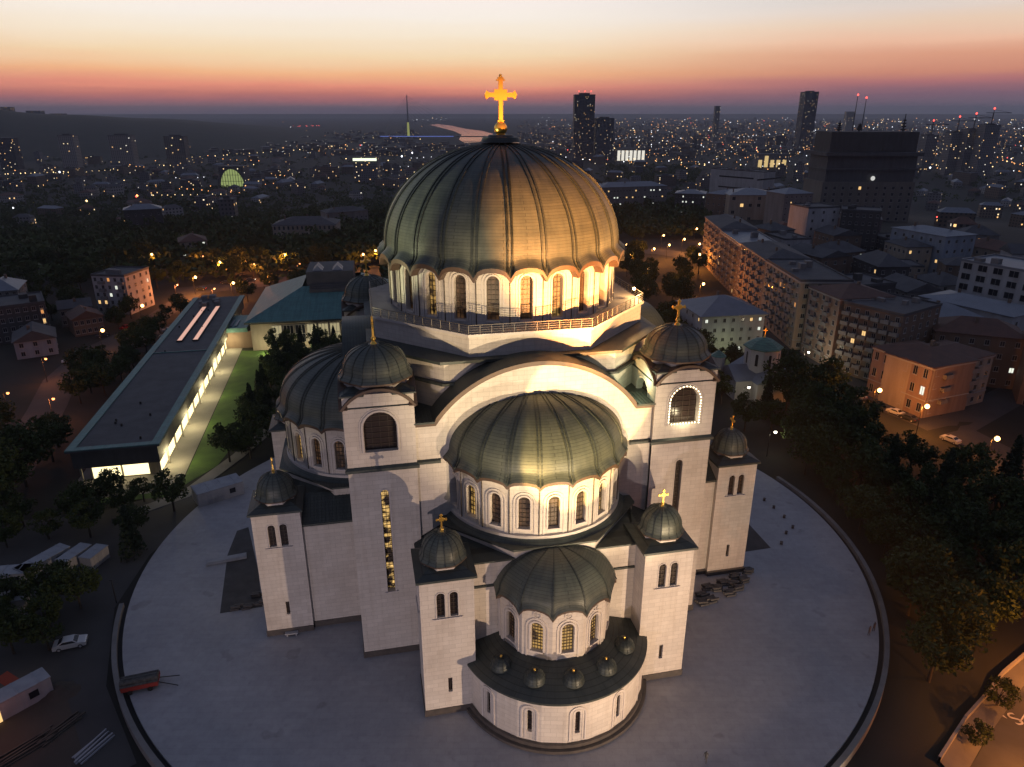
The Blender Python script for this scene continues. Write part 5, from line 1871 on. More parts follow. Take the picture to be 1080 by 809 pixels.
while nb < 270 and tries < 20000:
    tries += 1
    px = rng.uniform(-20, 1100)
    if px < 620:
        py = rng.triangular(160, 250, 185)
        if px > 250 and py > 215:
            continue
    else:
        py = rng.triangular(155, 262, 190)
        if px < 770 and py > 205:
            continue
    if 380 < px < 640 and py > 205:
        continue
    p = on_ground(px, py)
    if p.x > 80 and p.y < 420 and p.x < 260:
        continue
    i = rng.randrange(10)
    if py > 200 and i in (6, 8):
        continue
    if px < 420 and i in (3, 6, 8) and rng.random() < .6:
        continue
    wm, rm_, rad = protos[i]
    if not free(p.x, p.y, rad):
        continue
    placed.append((p.x, p.y, rad))
    side_ = 'left' if px < 540 else 'right'
    lab = 'dim city building among trees and lights beyond the library side of the dome' if px < 540 else 'dim city building in the crowded quarter beyond the parish house side of the dome'
    t = empty('city_building', (p.x, p.y, terrain(p.x, p.y)), rng.choice((0.2, -0.3, 0.9, 1.3, 1.75)) + rng.uniform(-.15, .15), lab, 'building', 'city buildings beyond the library side' if px < 540 else 'city buildings beyond the parish house side')
    s_ = rng.uniform(.85, 1.15)
    t.scale = (s_, s_, s_ * rng.uniform(.8, 1.2))
    for me, nm in ((wm, 'wall'), (rm_, 'roof')):
        put(me, nm, t, (0, 0, 0))
    nb += 1

# the sea of roofs farther off reads as one mass
mb = MB()
for k in range(3400):
    px = rng.uniform(-60, 1140)
    py = 121.5 + 43 * rng.random() ** 1.5
    if px < 420 and py < 140:
        continue
    if 440 < px < 545 and 128 < py < 153:
        continue
    p = on_ground(px, py)
    if p.y > 12000:
        continue
    w_, d_, h_ = rng.uniform(12, 40), rng.uniform(12, 24), rng.triangular(6, 24, 9)
    if px > 560 and rng.random() < .05:
        h_ = rng.uniform(25, 48)
    a = rng.uniform(0, PI)
    c_, s_ = math.cos(a), math.sin(a)
    q = [(p.x + c_ * x - s_ * y, p.y + s_ * x + c_ * y) for x, y in ((-w_ / 2, -d_ / 2), (w_ / 2, -d_ / 2), (w_ / 2, d_ / 2), (-w_ / 2, d_ / 2))]
    mb.prism(q, p.z - 4, p.z + h_, rng.randrange(4))
o = mb.build('distant_city', FM)
tag(o, 'mass of distant city roofs spreading to the horizon', 'city', None, 'stuff')

# ------------------------------------------------------------------ lights of the city
L_OR, L_WH, L_RD, L_YE = [], [], [], []
def lamp_at(px, py, h_, kind, s_=1.0):
    p = on_ground(px, py)
    d_ = p.length
    if d_ > 16000:
        return
    r_ = (0.30 + d_ * 0.00042) * s_
    {'o': L_OR, 'w': L_WH, 'r': L_RD, 'y': L_YE}[kind].append((p.x, p.y, p.z + h_, r_))
for k in range(900):
    px = rng.uniform(560, 1090) if rng.random() < .72 else rng.uniform(0, 560)
    py = 120.5 + (58 if px > 560 else 75) * rng.random() ** 1.35
    if px < 440 and py < 148 and rng.random() < .85:
        continue
    if 445 < px < 540 and 126 < py < 155:
        continue
    if px < 560 and py > 168 and rng.random() < .6:
        continue
    lamp_at(px, py, rng.uniform(6, 20), rng.choices('oywr', (5, 4, 4, 1.0) if px > 560 else (6, 4, 1, .6))[0], rng.choice((.55, .7, .85, 1.0, 1.3)))
for k in range(380):
    lamp_at(rng.uniform(600, 1090), 123 + 62 * rng.random() ** 1.2, rng.uniform(6, 16), rng.choice('ooooyyyw'), rng.choice((.6, .8, 1.0, 1.25)))
for k in range(34):      # strings of lamps along far streets
    px, py = (rng.uniform(580, 1060), 122 + 50 * rng.random() ** 1.2) if rng.random() < .75 else (rng.uniform(0, 440), rng.uniform(150, 215))
    dx, dy = rng.uniform(4, 9), rng.uniform(-.6, .6)
    kd = rng.choice('ooyw')
    for i in range(rng.randrange(4, 13)):
        lamp_at(px + dx * i + rng.uniform(-1, 1), py + dy * i + rng.uniform(-.4, .4), 8, kd, rng.choice((.6, .8, 1.0)))
for px0, py0, px1, py1, n_, kd in ((0, 188, 72, 186, 14, 'y'), (66, 187, 185, 178, 20, 'y'), (205, 169, 360, 158, 22, 'y'), (300, 158, 365, 156, 14, 'y'), (655, 121.6, 835, 121.2, 22, 'w'), (930, 122, 960, 121.6, 6, 'w'),
                              (644, 148, 705, 133, 16, 'o'), (700, 147, 800, 150, 20, 'o'), (780, 147, 850, 138, 16, 'w'), (880, 140, 910, 136, 10, 'o'), (960, 170, 1010, 184, 16, 'y'), (1040, 165, 1080, 180, 14, 'o'), (310, 134, 335, 133, 10, 'r'), (430, 128, 470, 126, 8, 'w')):
    for i in range(n_):
        k = i / max(1, n_ - 1)
        lamp_at(px0 + (px1 - px0) * k + rng.uniform(-2, 2), py0 + (py1 - py0) * k + rng.uniform(-.7, .7), 8, kd, rng.choice((.6, .8, 1.1)))
for px, py, kd, s_ in ((145, 215, 'r', 1.8), (146, 214, 'o', 2.4), (93, 220, 'y', 2.0), (16, 228, 'w', 1.6), (64, 187, 'w', 2.2), (260, 203, 'o', 1.8), (245, 208, 'o', 1.2), (223, 203, 'o', 1.0), (404, 196, 'r', 1.5), (424, 169, 'w', 2.6), (435, 165, 'w', 2.2),
                   (965, 172, 'y', 2.6), (972, 176, 'y', 2.4), (980, 182, 'w', 2.2), (990, 180, 'y', 2.0), (1026, 150, 'y', 2.4), (885, 215, 'w', 1.4), (985, 244, 'r', 1.1), (1018, 268, 'o', 1.2), (848, 262, 'w', 1.4)):
    lamp_at(px, py, 10, kd, s_)
for nm, lst, col, st, lab in (('city_lights', L_OR, (1.0, 0.42, 0.13), 3.2, 'orange street lights scattered over the far city'), ('city_lights', L_YE, (1.0, 0.70, 0.32), 3.5, 'yellow street lights scattered over the far city'),
                              ('city_lights', L_WH, (0.92, 0.95, 1.0), 3.0, 'white lights scattered over the far city'), ('city_lights', L_RD, (1.0, 0.10, 0.08), 3.5, 'red lights scattered over the far city')):
    mb = MB()
    for x, y, z, r_ in lst:
        i = len(mb.v)
        mb.v += [(x - r_, y, z), (x, y - r_, z), (x + r_, y, z), (x, y + r_, z), (x, y, z + r_), (x, y, z - r_)]
        for a, b in ((0, 1), (1, 2), (2, 3), (3, 0)):
            for c_ in (4, 5):
                mb.f.append((i + a, i + b, i + c_) if c_ == 4 else (i + b, i + a, i + c_))
                mb.uv.append([(0, 0)] * 3)
                mb.m.append(0)
                mb.s.append(False)
    tag(mb.build(nm, [emission('far_light_' + lab.split()[0], col, st)]), lab, 'city lights', None, 'stuff')

# ------------------------------------------------------------------ trees
def leaf_mat(name, a, b_):
    m, n, b = material(name, a, 0.75)
    oi = n.n.new('ShaderNodeObjectInfo')
    t = n.n.new('ShaderNodeTexCoord')
    f = n.noise(t.outputs['Object'], 0.7, 3)
    f = n.math('ADD', n.math('MULTIPLY', f, .7), n.math('MULTIPLY', oi.outputs['Random'], .5), True)
    n.l.new(n.mix(f, a, b_), b.inputs['Base Color'])
    b.inputs['Specular IOR Level'].default_value = 0.25
    return m
LEAF = leaf_mat('tree_leaves', (0.020, 0.036, 0.011), (0.052, 0.072, 0.018))
PINE = leaf_mat('conifer_needles', (0.014, 0.028, 0.014), (0.028, 0.045, 0.020))
BARK = noisy('bark', (0.06, 0.045, 0.032), (0.035, 0.027, 0.02), 2.0, 0.9)
def leaf_quad(mb, c, s_, rg):
    a = Vector((rg.gauss(0, 1), rg.gauss(0, 1), rg.gauss(0, 1))).normalized()
    b = a.cross(Vector((rg.gauss(0, 1), rg.gauss(0, 1), rg.gauss(0, 1)))).normalized()
    c = Vector(c)
    mb.face([c - a * s_, c + b * s_ * .55, c + a * s_, c - b * s_ * .55], [(0, 0)] * 4)
def tree_meshes(seed, h_, rad, n_cl, n_leaf, ls, conifer=False):
    rg = random.Random(seed)
    tr = MB()
    cr = MB()
    th = h_ * (.30 if not conifer else .12)
    if conifer:
        tr.cyl(0, 0, -.8, h_ * .95, .26, .03, 8)
        for k in range(n_cl):
            z = th + (h_ - th) * (k / n_cl) ** .9
            r_ = rad * (1 - (z - th) / (h_ - th)) ** .9 + .15
            a = k * 2.4 + rg.uniform(-.4, .4)
            for j in range(n_leaf):
                t_ = rg.random() ** .6
                x = r_ * t_
                aa = a + rg.gauss(0, .42)
                leaf_quad(cr, (x * math.cos(aa), x * math.sin(aa), z - .35 * x + rg.gauss(0, .18)), ls * rg.uniform(.7, 1.3), rg)
    else:
        tr.cyl(0, 0, -.8, th * 1.25, .34, .20, 8)
        cls = []
        for k in range(n_cl):
            u = rg.uniform(-.75, 1)
            a = rg.uniform(0, 2 * PI)
            q = math.sqrt(max(0, 1 - u * u)) * rad * rg.uniform(.55, 1.0)
            c = (q * math.cos(a) + rg.uniform(-.3, .3), q * math.sin(a), th + (h_ - th) * (.5 + .42 * u))
            cls.append((c, rad * rg.uniform(.26, .46)))
        for k, (c, r_) in enumerate(cls):
            if k % 3 == 0:
                s_ = Vector((0, 0, th * 1.1))
                e_ = Vector(c)
                m_ = s_.lerp(e_, .5) + Vector((0, 0, .3))
                tr.beam(s_, m_, .16)
                tr.beam(m_, e_, .08)
            for j in range(n_leaf):
                v = Vector((rg.gauss(0, 1), rg.gauss(0, 1), rg.gauss(0, .8)))
                v = v.normalized() * r_ * rg.uniform(.55, 1.08)
                leaf_quad(cr, (c[0] + v.x, c[1] + v.y, c[2] + v.z), ls * rg.uniform(.6, 1.3), rg)
    return tr.mesh('trunk', [BARK]), cr.mesh('crown', [PINE if conifer else LEAF])
TREES = [tree_meshes(1, 11, 4.6, 26, 90, .42), tree_meshes(2, 13, 5.2, 30, 90, .45), tree_meshes(3, 9, 3.6, 20, 80, .36), tree_meshes(4, 12, 4.2, 26, 80, .42), tree_meshes(5, 14, 3.2, 60, 32, .42, True)]
FAR_T = [tree_meshes(11, 12, 5.0, 16, 24, .85), tree_meshes(12, 10, 4.6, 14, 24, .85)]
tree_pos = []
KEEP_VISIBLE = [(928, 411), (1052, 462), (978, 428), (853, 371), (790, 408), (818, 455), (48, 378), (56, 420), (150, 322), (108, 348), (960, 440), (1000, 462), (214, 270), (300, 268), (226, 304), (206, 292), (690, 262), (722, 252), (742, 299), (396, 264)]
def pix(x, y, z):
    c, s = math.cos(PITCH), math.sin(PITCH)
    z -= CAM_H
    f = y * c - z * s
    return 540 + 750 * x / f, 404.5 - 750 * (y * s + z * c) / f
def hides_lamp(x, y, h_, r_):
    z = terrain(x, y)
    a, b = pix(x, y, z), pix(x, y, z + h_)
    w_ = 750 * r_ / (y + 40)
    return any(abs(px - b[0]) < w_ + 3 and b[1] - 3 < py < a[1] - 1 for px, py in KEEP_VISIBLE)
def tree(x, y, kind, s_, label, group, far=False, zs=1.0):
    t = empty('tree', (x, y, terrain(x, y)), rng.uniform(0, 6.28), label, 'tree', group)
    t.scale = (s_, s_, s_ * zs)
    tr, cr = (FAR_T if far else TREES)[kind]
    put(tr, 'trunk', t, (0, 0, 0))
    put(cr, 'crown', t, (0, 0, 0))
    tree_pos.append((x, y))
    return t
def inside(poly, x, y):
    c = False
    j = len(poly) - 1
    for i in range(len(poly)):
        if ((poly[i][1] > y) != (poly[j][1] > y)) and (x < (poly[j][0] - poly[i][0]) * (y - poly[i][1]) / (poly[j][1] - poly[i][1]) + poly[i][0]):
            c = not c
        j = i
    return c
roads = [(street_left, 7), (street_right, 8.5), (rp, 13), ([on_ground(185, 308), on_ground(300, 296), on_ground(420, 285), on_ground(520, 280)], 10)]
def near_road(x, y):
    for pts, w_ in roads:
        for q in dens(pts, 5):
            if (q[0] - x) ** 2 + (q[1] - y) ** 2 < w_ * w_:
                return True
    return False
def in_wing(x, y, m_=6):
    dx, dy = x - A1.x, y - A1.y
    lx = math.cos(-rz) * dx - math.sin(-rz) * dy
    ly = math.sin(-rz) * dx + math.cos(-rz) * dy
    return -LW - m_ - 2 < lx < m_ + 3 and -9 < ly < LL + 4
blds = []
for o in C.objects:
    if o.parent is None and o.type == 'EMPTY' and o.get('category') and o.name != 'church' and not o.name.startswith(('tree', 'library_wing')):
        for ch in o.children:
            if ch.name.startswith('wall') or ch.name.startswith('lower_wall'):
                M_ = Matrix.LocRotScale(o.location, o.rotation_euler, o.scale)
                bb = [M_ @ Vector(c_) for c_ in ch.bound_box]
                blds.append((M_.inverted(), Vector(ch.bound_box[0]), Vector(ch.bound_box[6])))
def hits_building(x, y, m_=2.5):
    for Mi, lo, hi2 in blds:
        q = Mi @ Vector((x, y, 0))
        if lo.x - m_ < q.x < hi2.x + m_ and lo.y - m_ < q.y < hi2.y + m_:
            return True
    return False
def scatter(poly_px, n_, gap, label, group, kinds, smin=.75, smax=1.15, far=False, rmin=66, zs=1.0):
    poly = [tuple(on_ground(*q)[:2]) for q in poly_px]
    xs, ys = [q[0] for q in poly], [q[1] for q in poly]
    k = 0
    for _ in range(n_ * 40):
        if k >= n_:
            break
        x, y = rng.uniform(min(xs), max(xs)), rng.uniform(min(ys), max(ys))
        if not inside(poly, x, y) or math.hypot(x - OX, y - OY) < rmin or near_road(x, y) or in_wing(x, y) or hits_building(x, y):
            continue
        if any((a - x) ** 2 + (b - y) ** 2 < gap * gap for a, b in tree_pos):
            continue
        if hides_lamp(x, y, 11 * smax, 4.6 * smax):
            continue
        if inside([q[:2] for q in lawn], x, y):
            continue
        tree(x, y, rng.choice(kinds), rng.uniform(smin, smax), label, group, far, zs)
        k += 1
scatter([(800, 420), (870, 420), (905, 475), (980, 500), (1080, 540), (1100, 580), (1100, 640), (1010, 700), (960, 740), (945, 640), (930, 580), (880, 520), (820, 480)], 95, 6.0,
        'dark leafy park tree between the round plaza and the lamp lit street', 'park trees beside the plaza on the street side', (0, 1, 2, 3, 3, 4))
scatter([(700, 340), (770, 390), (870, 400), (870, 430), (800, 470), (740, 420), (690, 380)], 26, 6.0, 'dark leafy tree around the small old chapel', 'trees around the small old chapel', (0, 1, 2, 3, 4), .6, .9)
scatter([(930, 720), (1000, 700), (985, 760), (960, 809), (915, 809)], 7, 6.5, 'low dark tree on the bare slope above the road', 'trees on the slope above the road', (2, 3), .5, .75)
scatter([(266, 380), (250, 398), (236, 440), (218, 474), (245, 492), (290, 475), (345, 450), (380, 380), (330, 366)], 64, 4.3, 'bushy tree between the library lawn and the side of the church', 'trees between the library lawn and the church', (0, 2, 3, 4), .55, .8, rmin=62)
scatter([(-20, 470), (60, 420), (110, 400), (70, 470), (70, 530), (-20, 560)], 30, 6.0, 'black looking tree in the dark garden left of the library wing', 'trees in the dark garden beside the library wing', (0, 1, 3), .7, 1.0)
scatter([(20, 530), (90, 520), (190, 528), (205, 560), (150, 590), (60, 570), (0, 580)], 22, 5.2, 'dark tree in front of the glowing end of the library wing', 'trees in front of the library wing end', (0, 2, 3, 4), .5, .75, rmin=63)
scatter([(0, 640), (70, 620), (95, 650), (60, 690), (0, 690)], 9, 4.5, 'dark bushy tree among the site cabins', 'trees among the site cabins', (2, 3, 0), .5, .7, rmin=66)
scatter([(120, 340), (200, 330), (170, 400), (110, 420), (80, 400)], 24, 5.5, 'round dark tree beside the car park', 'trees beside the car park', (0, 2), .6, .85)
scatter([(160, 308), (215, 280), (300, 262), (420, 262), (520, 268), (520, 300), (260, 325), (190, 325)], 46, 7, 'boulevard tree lit from below by orange street lamps', 'trees of the lamp lit boulevard', (0, 1, 3), .7, 1.0)
scatter([(0, 235), (160, 225), (285, 240), (420, 225), (420, 262), (200, 275), (90, 300), (0, 300)], 52, 10, 'dim tree of the wooded quarter beyond the boulevard', 'trees of the wooded quarter beyond the boulevard', (0, 1), .9, 1.3, True)
scatter([(650, 275), (700, 262), (760, 290), (740, 320), (700, 330), (655, 320)], 20, 6.5, 'dark tree on the lawn between the dome and the parish house', 'trees between the dome and the parish house', (0, 1, 3), .7, 1.0)
scatter([(645, 215), (740, 215), (745, 260), (650, 258)], 30, 9, 'dim tree of the park before the lit institutes', 'trees of the park before the lit institutes', (0, 1), .9, 1.2, True)
scatter([(-10, 300), (95, 300), (165, 258), (195, 290), (150, 345), (110, 350), (60, 345), (0, 330)], 34, 6.0, 'dark tree between the old houses and the white apartment house', 'trees around the white apartment house', (0, 1, 3), .6, .9)
scatter([(830, 486), (885, 536), (928, 598), (948, 660), (944, 705), (985, 715), (1000, 620), (950, 540), (880, 474)], 34, 4.6, 'dark leafy park tree between the round plaza and the lamp lit street', 'park trees beside the plaza on the street side', (0, 1, 2, 3), .6, .9, rmin=63.5)
tr1 = on_ground(1046, 752)
tree(tr1.x + 1.2, tr1.y + 1.0, 2, .52, 'larger round street tree on the pavement of the orange lit road', None)
tr2 = on_ground(1022, 789)
tree(tr2.x + 1.0, tr2.y + .6, 2, .42, 'smaller street tree nearer the corner of the orange lit road', None)
# woods too far off to tell tree from tree
mb = MB()
rg = random.Random(5)
for k in range(6800):
    px = rg.uniform(640, 748) if k > 6200 else rg.uniform(-30, 430) if k > 3300 else rg.uniform(640, 738) if k > 2600 else rg.uniform(-40, 640) if rg.random() < .75 else rg.uniform(640, 1120)
    py = rg.uniform(203, 252) if k > 6200 else rg.triangular(190, 306, 240) if k > 3300 else rg.uniform(176, 194) if k > 2600 else rg.uniform(158, 232) if px < 640 else rg.uniform(160, 215)
    p = on_ground(px, py)
    if (k <= 3300 and not free(p.x, p.y, 2, 1)) or (k > 3300 and (hits_building(p.x, p.y, 4) or near_road(p.x, p.y))):
        continue
    s_ = rg.uniform(4, 7)
    for j in range(16):
        v = Vector((rg.gauss(0, 1), rg.gauss(0, 1), abs(rg.gauss(0, 1)))).normalized() * s_ * rg.uniform(.5, 1)
        leaf_quad(mb, (p.x + v.x, p.y + v.y, p.z + 3 + v.z * .9), 1.7, rg)
tag(mb.build('woodland', [LEAF]), 'dark belts of trees between the far buildings', 'woodland', None, 'stuff')

# ------------------------------------------------------------------ street lamps
SODIUM = emission('sodium_lamp', (1.0, 0.52, 0.17), 9.0)
PALE = emission('pale_lamp', (1.0, 0.93, 0.72), 8.0)
REDDISH = emission('reddish_lamp', (1.0, 0.32, 0.10), 4.0)
def lamp_meshes(em, h_, bulb=.34):
    mb = MB()
    mb.cyl(0, 0, -.3, h_, .10, .06, 8)
    mb.beam((0, 0, h_ - .05), (1.1, 0, h_ + .25), .07)
    pole = mb.mesh('pole', [DARKMETAL])
    mb = MB()
    mb.box(.75, 1.55, -.17, .17, h_ + .22, h_ + .36, 1)
    mb.sphere(1.15, 0, h_ - .05, bulb, 10, 0)
    return pole, mb.mesh('lamp_head', [em, DARKMETAL])
LM = {'o': lamp_meshes(SODIUM, 7.5, .55), 'p': lamp_meshes(PALE, 6.0), 'r': lamp_meshes(REDDISH, 7.0)}
LC = {'o': (1.0, 0.32, 0.05), 'p': (1.0, 0.88, 0.6), 'r': (1.0, 0.28, 0.08)}
def street_lamp(px, py, kind, power, label, group=None, big=1.0):
    """px, py: the lamp head"""
    h_ = {'o': 7.6, 'p': 6.1, 'r': 7.1}[kind]
    z = -0.9
    for _ in range(10):
        p = at(px, py, z + h_)
        z = terrain(p.x, p.y)
    t = empty('street_lamp', (p.x - 1.15, p.y, z), 0, label, 'street lamp', group)
    put(LM[kind][0], 'pole', t, (0, 0, 0))
    hd = put(LM[kind][1], 'lamp_head', t, (0, 0, 0))
    if power:
        point('street_light', (p.x, p.y, z + h_ - 1.0), power, LC[kind], .25)
    return t
street_lamp(928, 411, 'o', 2600, 'bright orange street lamp at the corner building, beside the park trees')
street_lamp(1052, 462, 'o', 2600, 'brightest orange street lamp at the crossing near the edge')
street_lamp(978, 428, 'o', 6000, 'orange lamp in front of the lit arcade of the corner building')
street_lamp(853, 371, 'p', 1600, 'white lamp at the foot of the pink apartment row')
street_lamp(790, 408, 'p', 260, 'small white lamp in the park below the chapel')
street_lamp(818, 455, 'p', 200, 'faint white lamp deep in the park beside the plaza')
for px, py in ((1120, 770), (1118, 690)):
    pass
for i, (px, py, lab) in enumerate(((1140, 690, 'tall lamp over the orange lit road, farther from the corner'), (1132, 800, 'tall lamp over the orange lit road, nearer the corner'))):
    street_lamp(px, py, 'o', 8000, lab)
for px, py, pw in ((664, 268, 1300), (690, 262, 1500), (706, 258, 1300), (722, 252, 1600), (738, 257, 1500), (738, 268, 1500), (684, 283, 1100), (742, 299, 1800), (661, 258, 700), (700, 248, 500), (735, 241, 400)):
    street_lamp(px, py, 'o', pw * 5.0, 'yellow street lamp in the square beyond the dome', 'lamps of the square beyond the dome')
for px, py, pw in ((214, 270, 900), (232, 276, 1000), (250, 272, 1000), (268, 278, 900), (300, 268, 1900), (316, 278, 500), (206, 292, 1400), (226, 304, 1300), (246, 298, 1000), (187, 300, 1300), (396, 264, 1600), (383, 268, 900), (160, 268, 500), (145, 262, 500), (280, 290, 900)):
    street_lamp(px, py, 'r' if rng.random() < .5 else 'o', pw * 5.0, 'reddish street lamp among the boulevard trees', 'lamps among the boulevard trees')
for px, py, pw, lab in ((48, 378, 1500, 'reddish lamp beside the gable of the pale house'), (56, 420, 1300, 'reddish lamp over the dark street left of the library wing'), (8, 414, 300, 'low red lamp in the garden at the edge'), (24, 455, 350, 'reddish lamp hidden among the dark garden trees'), (108, 348, 900, 'orange lamp at the end of the low brown house'), (150, 322, 420, 'lamp at the foot of the white apartment house')):
    street_lamp(px, py, 'r' if px < 100 else 'o', pw, lab)

# ------------------------------------------------------------------ cars
def car_paint(name, col):
    m = material(name, col, .3, .2)[0]
    return m
CP = [car_paint('silver_car_paint', (0.42, 0.43, 0.45)), car_paint('white_car_paint', (0.6, 0.6, 0.6)), car_paint('dark_car_paint', (0.04, 0.045, 0.055)), car_paint('red_car_paint', (0.35, 0.02, 0.015))]
TYRE = material('tyre_rubber', (0.015, 0.015, 0.015), .9)[0]
TAIL = emission('tail_light_glow', (1.0, 0.06, 0.03), 3.0)
HEAD = emission('head_light_glow', (1.0, 0.92, 0.75), 5.0)
def car_proto(paint, lights=False):
    t = empty('parked_car', (0, 0, -200), 0, 'car', 'car')
    mb = MB()
    prof = [(-2.1, .32), (-2.12, .78), (-1.95, .92), (-1.15, 1.0), (-.55, 1.42), (.75, 1.44), (1.45, 1.02), (1.95, .98), (2.1, .8), (2.1, .32)]
    w_ = .86
    def y_of(z):
        return w_ if z < 1.03 else w_ - (z - 1.03) * .42
    n_ = len(prof)
    for i in range(n_ - 1):
        a, b = prof[i], prof[i + 1]
        mb.face([(a[0], -y_of(a[1]), a[1]), (a[0], y_of(a[1]), a[1]), (b[0], y_of(b[1]), b[1]), (b[0], -y_of(b[1]), b[1])])
    for s_ in (-1, 1):
        low = [p for p in prof if p[1] < 1.03]
        mb.face([(p[0], s_ * w_, p[1]) for p in low])
        up_ = [(-1.15, 1.0), (-.55, 1.42), (.75, 1.44), (1.45, 1.02)]
        mb.face([(p[0], s_ * y_of(p[1]), p[1]) for p in up_])
    mb.face([(-2.1, -w_, .32), (2.1, -w_, .32), (2.1, w_, .32), (-2.1, w_, .32)])
    mb.build('body', [paint], t)
    for nm, a, b in (('windscreen', (-1.08, 1.05), (-.60, 1.39)), ('rear_window', (1.38, 1.07), (.80, 1.41))):
        m2 = MB()
        o_ = -.03 if nm == 'windscreen' else .03
        m2.face([(a[0] + o_, -y_of(a[1]) + .1, a[1] + .02), (a[0] + o_, y_of(a[1]) - .1, a[1] + .02), (b[0] + o_, y_of(b[1]) - .1, b[1] + .02), (b[0] + o_, -y_of(b[1]) + .1, b[1] + .02)])
        m2.build(nm, [G_DARK], t)
    for s_ in (-1, 1):
        m2 = MB()
        m2.face([(p[0], s_ * (y_of(p[1]) + .012), p[1]) for p in ((-.95, 1.06), (-.5, 1.36), (.68, 1.38), (1.22, 1.07))])
        m2.build('side_window', [G_DARK], t)
        for x in (-1.35, 1.3):
            m2 = MB()
            us = [2 * PI * k / 14 for k in range(15)]
            m2.grid(lambda a, y: (x + .32 * math.cos(a), s_ * y, .32 + .32 * math.sin(a)), us, [.66, .88], 0, True)
            m2.face([(x + .32 * math.cos(a), s_ * .881, .32 + .32 * math.sin(a)) for a in us[:-1]], None, 0)
            m2.face([(x + .19 * math.cos(a), s_ * .885, .32 + .19 * math.sin(a)) for a in us[:-1]], None, 1)
            m2.build('wheel', [TYRE, CP[0]], t)
        m2 = MB()
        m2.box(-2.14, -2.09, *sorted((s_ * .45, s_ * .78)), .62, .76)
        m2.build('headlight', [HEAD if lights else G_DARK], t)
        m2 = MB()
        m2.box(2.09, 2.13, *sorted((s_ * .48, s_ * .8)), .66, .84)
        m2.build('tail_light', [TAIL if lights else CP[3]], t)
    return t
cars = [car_proto(c_) for c_ in CP]
moving = car_proto(CP[2], True)
used = set()
def place_car(kind, p, a, label, group=None):
    src = moving if kind == 9 else cars[kind]
    z = terrain(p[0], p[1]) + .06
    if kind not in used:
        used.add(kind)
        src.location = (p[0], p[1], z)
        src.rotation_euler = (0, 0, a)
        src['label'] = label
        if group:
            src['group'] = group
        return src
    return copy_tree(src, None, (p[0], p[1], z), a, label, group)
for i in range(9):
    p = on_ground(146 + (i % 5) * 3.0 + (i // 5) * 5, 366 - (i % 5) * 6.0 + (i // 5) * 2)
    place_car((0, 1, 0, 2, 0, 1, 2, 0, 1)[i], (p.x + (i // 5) * 6, p.y), rz + .1, 'car parked in rows on the dim car park beside the library wing', 'cars on the car park')
p = on_ground(133, 347)
place_car(3, (p.x, p.y), R(70), 'red car stopped at the end of the car park')
for i, (px, py) in enumerate(((78, 384), (86, 377), (112, 357))):
    p = on_ground(px, py)
    place_car((1, 0, 2)[i], (p.x - 2, p.y + 1.5), R(52), 'car parked along the orange street beside the low brown house', 'cars along the orange street')
for i, (px, py) in enumerate(((212, 306), (262, 298), (330, 291), (236, 301))):
    p = on_ground(px, py)
    place_car(9, (p.x, p.y + (i % 2) * 3), R(185 if i % 2 else 5), 'car with its lamps on driving along the boulevard', 'cars driving along the boulevard')
for i, (px, py) in enumerate(((905, 420), (918, 427), (944, 437), (958, 443), (1002, 466))):
    p = on_ground(px, py)
    place_car((0, 2, 1, 2, 0)[i], (p.x, p.y), R(-62), 'car parked at the kerb below the corner building', 'cars at the kerb below the corner building')
p = on_ground(75, 682)
place_car(1, (p.x, p.y), R(200), 'small white car alone on the dark yard beside the round plaza')
for o in list(cars) + [moving]:
    if o.location.z < -150:
        bpy.data.objects.remove(o)

# ------------------------------------------------------------------ site cabins and containers
CAB = noisy('cabin_panels', (0.42, 0.42, 0.43), (0.32, 0.32, 0.33), .5, .6)
CAB2 = noisy('cabin_roof', (0.34, 0.35, 0.37), (0.27, 0.28, 0.30), .8, .6)
def cabin(name, label, p, a, L_, W_, H_, ribs=True, door=True, cat='cabin', lit=False):
    t = empty(name, (p[0], p[1], (p[2] if len(p) > 2 else terrain(p[0], p[1])) + .02), a, label, cat)
    mb = MB()
    mb.box(0, L_, 0, W_, 0, H_)
    if ribs:
        for k in range(int(L_ / .6)):
            mb.box(k * .6 + .1, k * .6 + .3, -.05, 0, .15, H_ - .15)
            mb.box(k * .6 + .1, k * .6 + .3, W_, W_ + .05, .15, H_ - .15)
    mb.build('body', [CAB], t)
    mb = MB()
    mb.box(-.08, L_ + .08, -.08, W_ + .08, H_ + .003, H_ + .16)
    for k in range(int(L_ / 2.4) + 1):
        mb.box(min(k * 2.4, L_ - .1), min(k * 2.4, L_ - .1) + .12, -.08, W_ + .08, H_ + .162, H_ + .22)
    mb.build('roof', [CAB2], t)
    for k in range(max(1, int(L_ / 3))):
        m2 = MB()
        x = (k + .5) * L_ / max(1, int(L_ / 3))
        if door and k == 0:
            m2.box(x - .45, x + .45, -.09, -.055, .1, 2.1)
            m2.build('door', [G_WARM if lit else CAB2], t)
        else:
            m2.box(x - .55, x + .55, -.09, -.055, 1.0, 2.0)
            m2.build('window', [G_DARK], t)
    return t
a0 = at(240, 537, 0)
cabin('container_row', 'long white container with ribbed sides at the plaza rim beside the church', (a0.x - 5.6, a0.y + .6, 0), R(38), 8.6, 4.2, 2.6, cat='container')
q = on_ground(73, 606)
cabin('site_cabin', 'white site cabin with a pale roof, left of two standing side by side', q, R(75), 5.2, 2.2, 2.3)
q = on_ground(98, 602)
cabin('site_cabin', 'smaller grey site cabin, right of two standing side by side', q, R(78), 4.0, 2.2, 2.2)
q = on_ground(-14, 622)
cabin('site_cabin', 'long pale site cabin cut by the edge, nearer end of the angled pair', q, R(8), 6.2, 2.6, 2.4)
q = on_ground(28, 618)
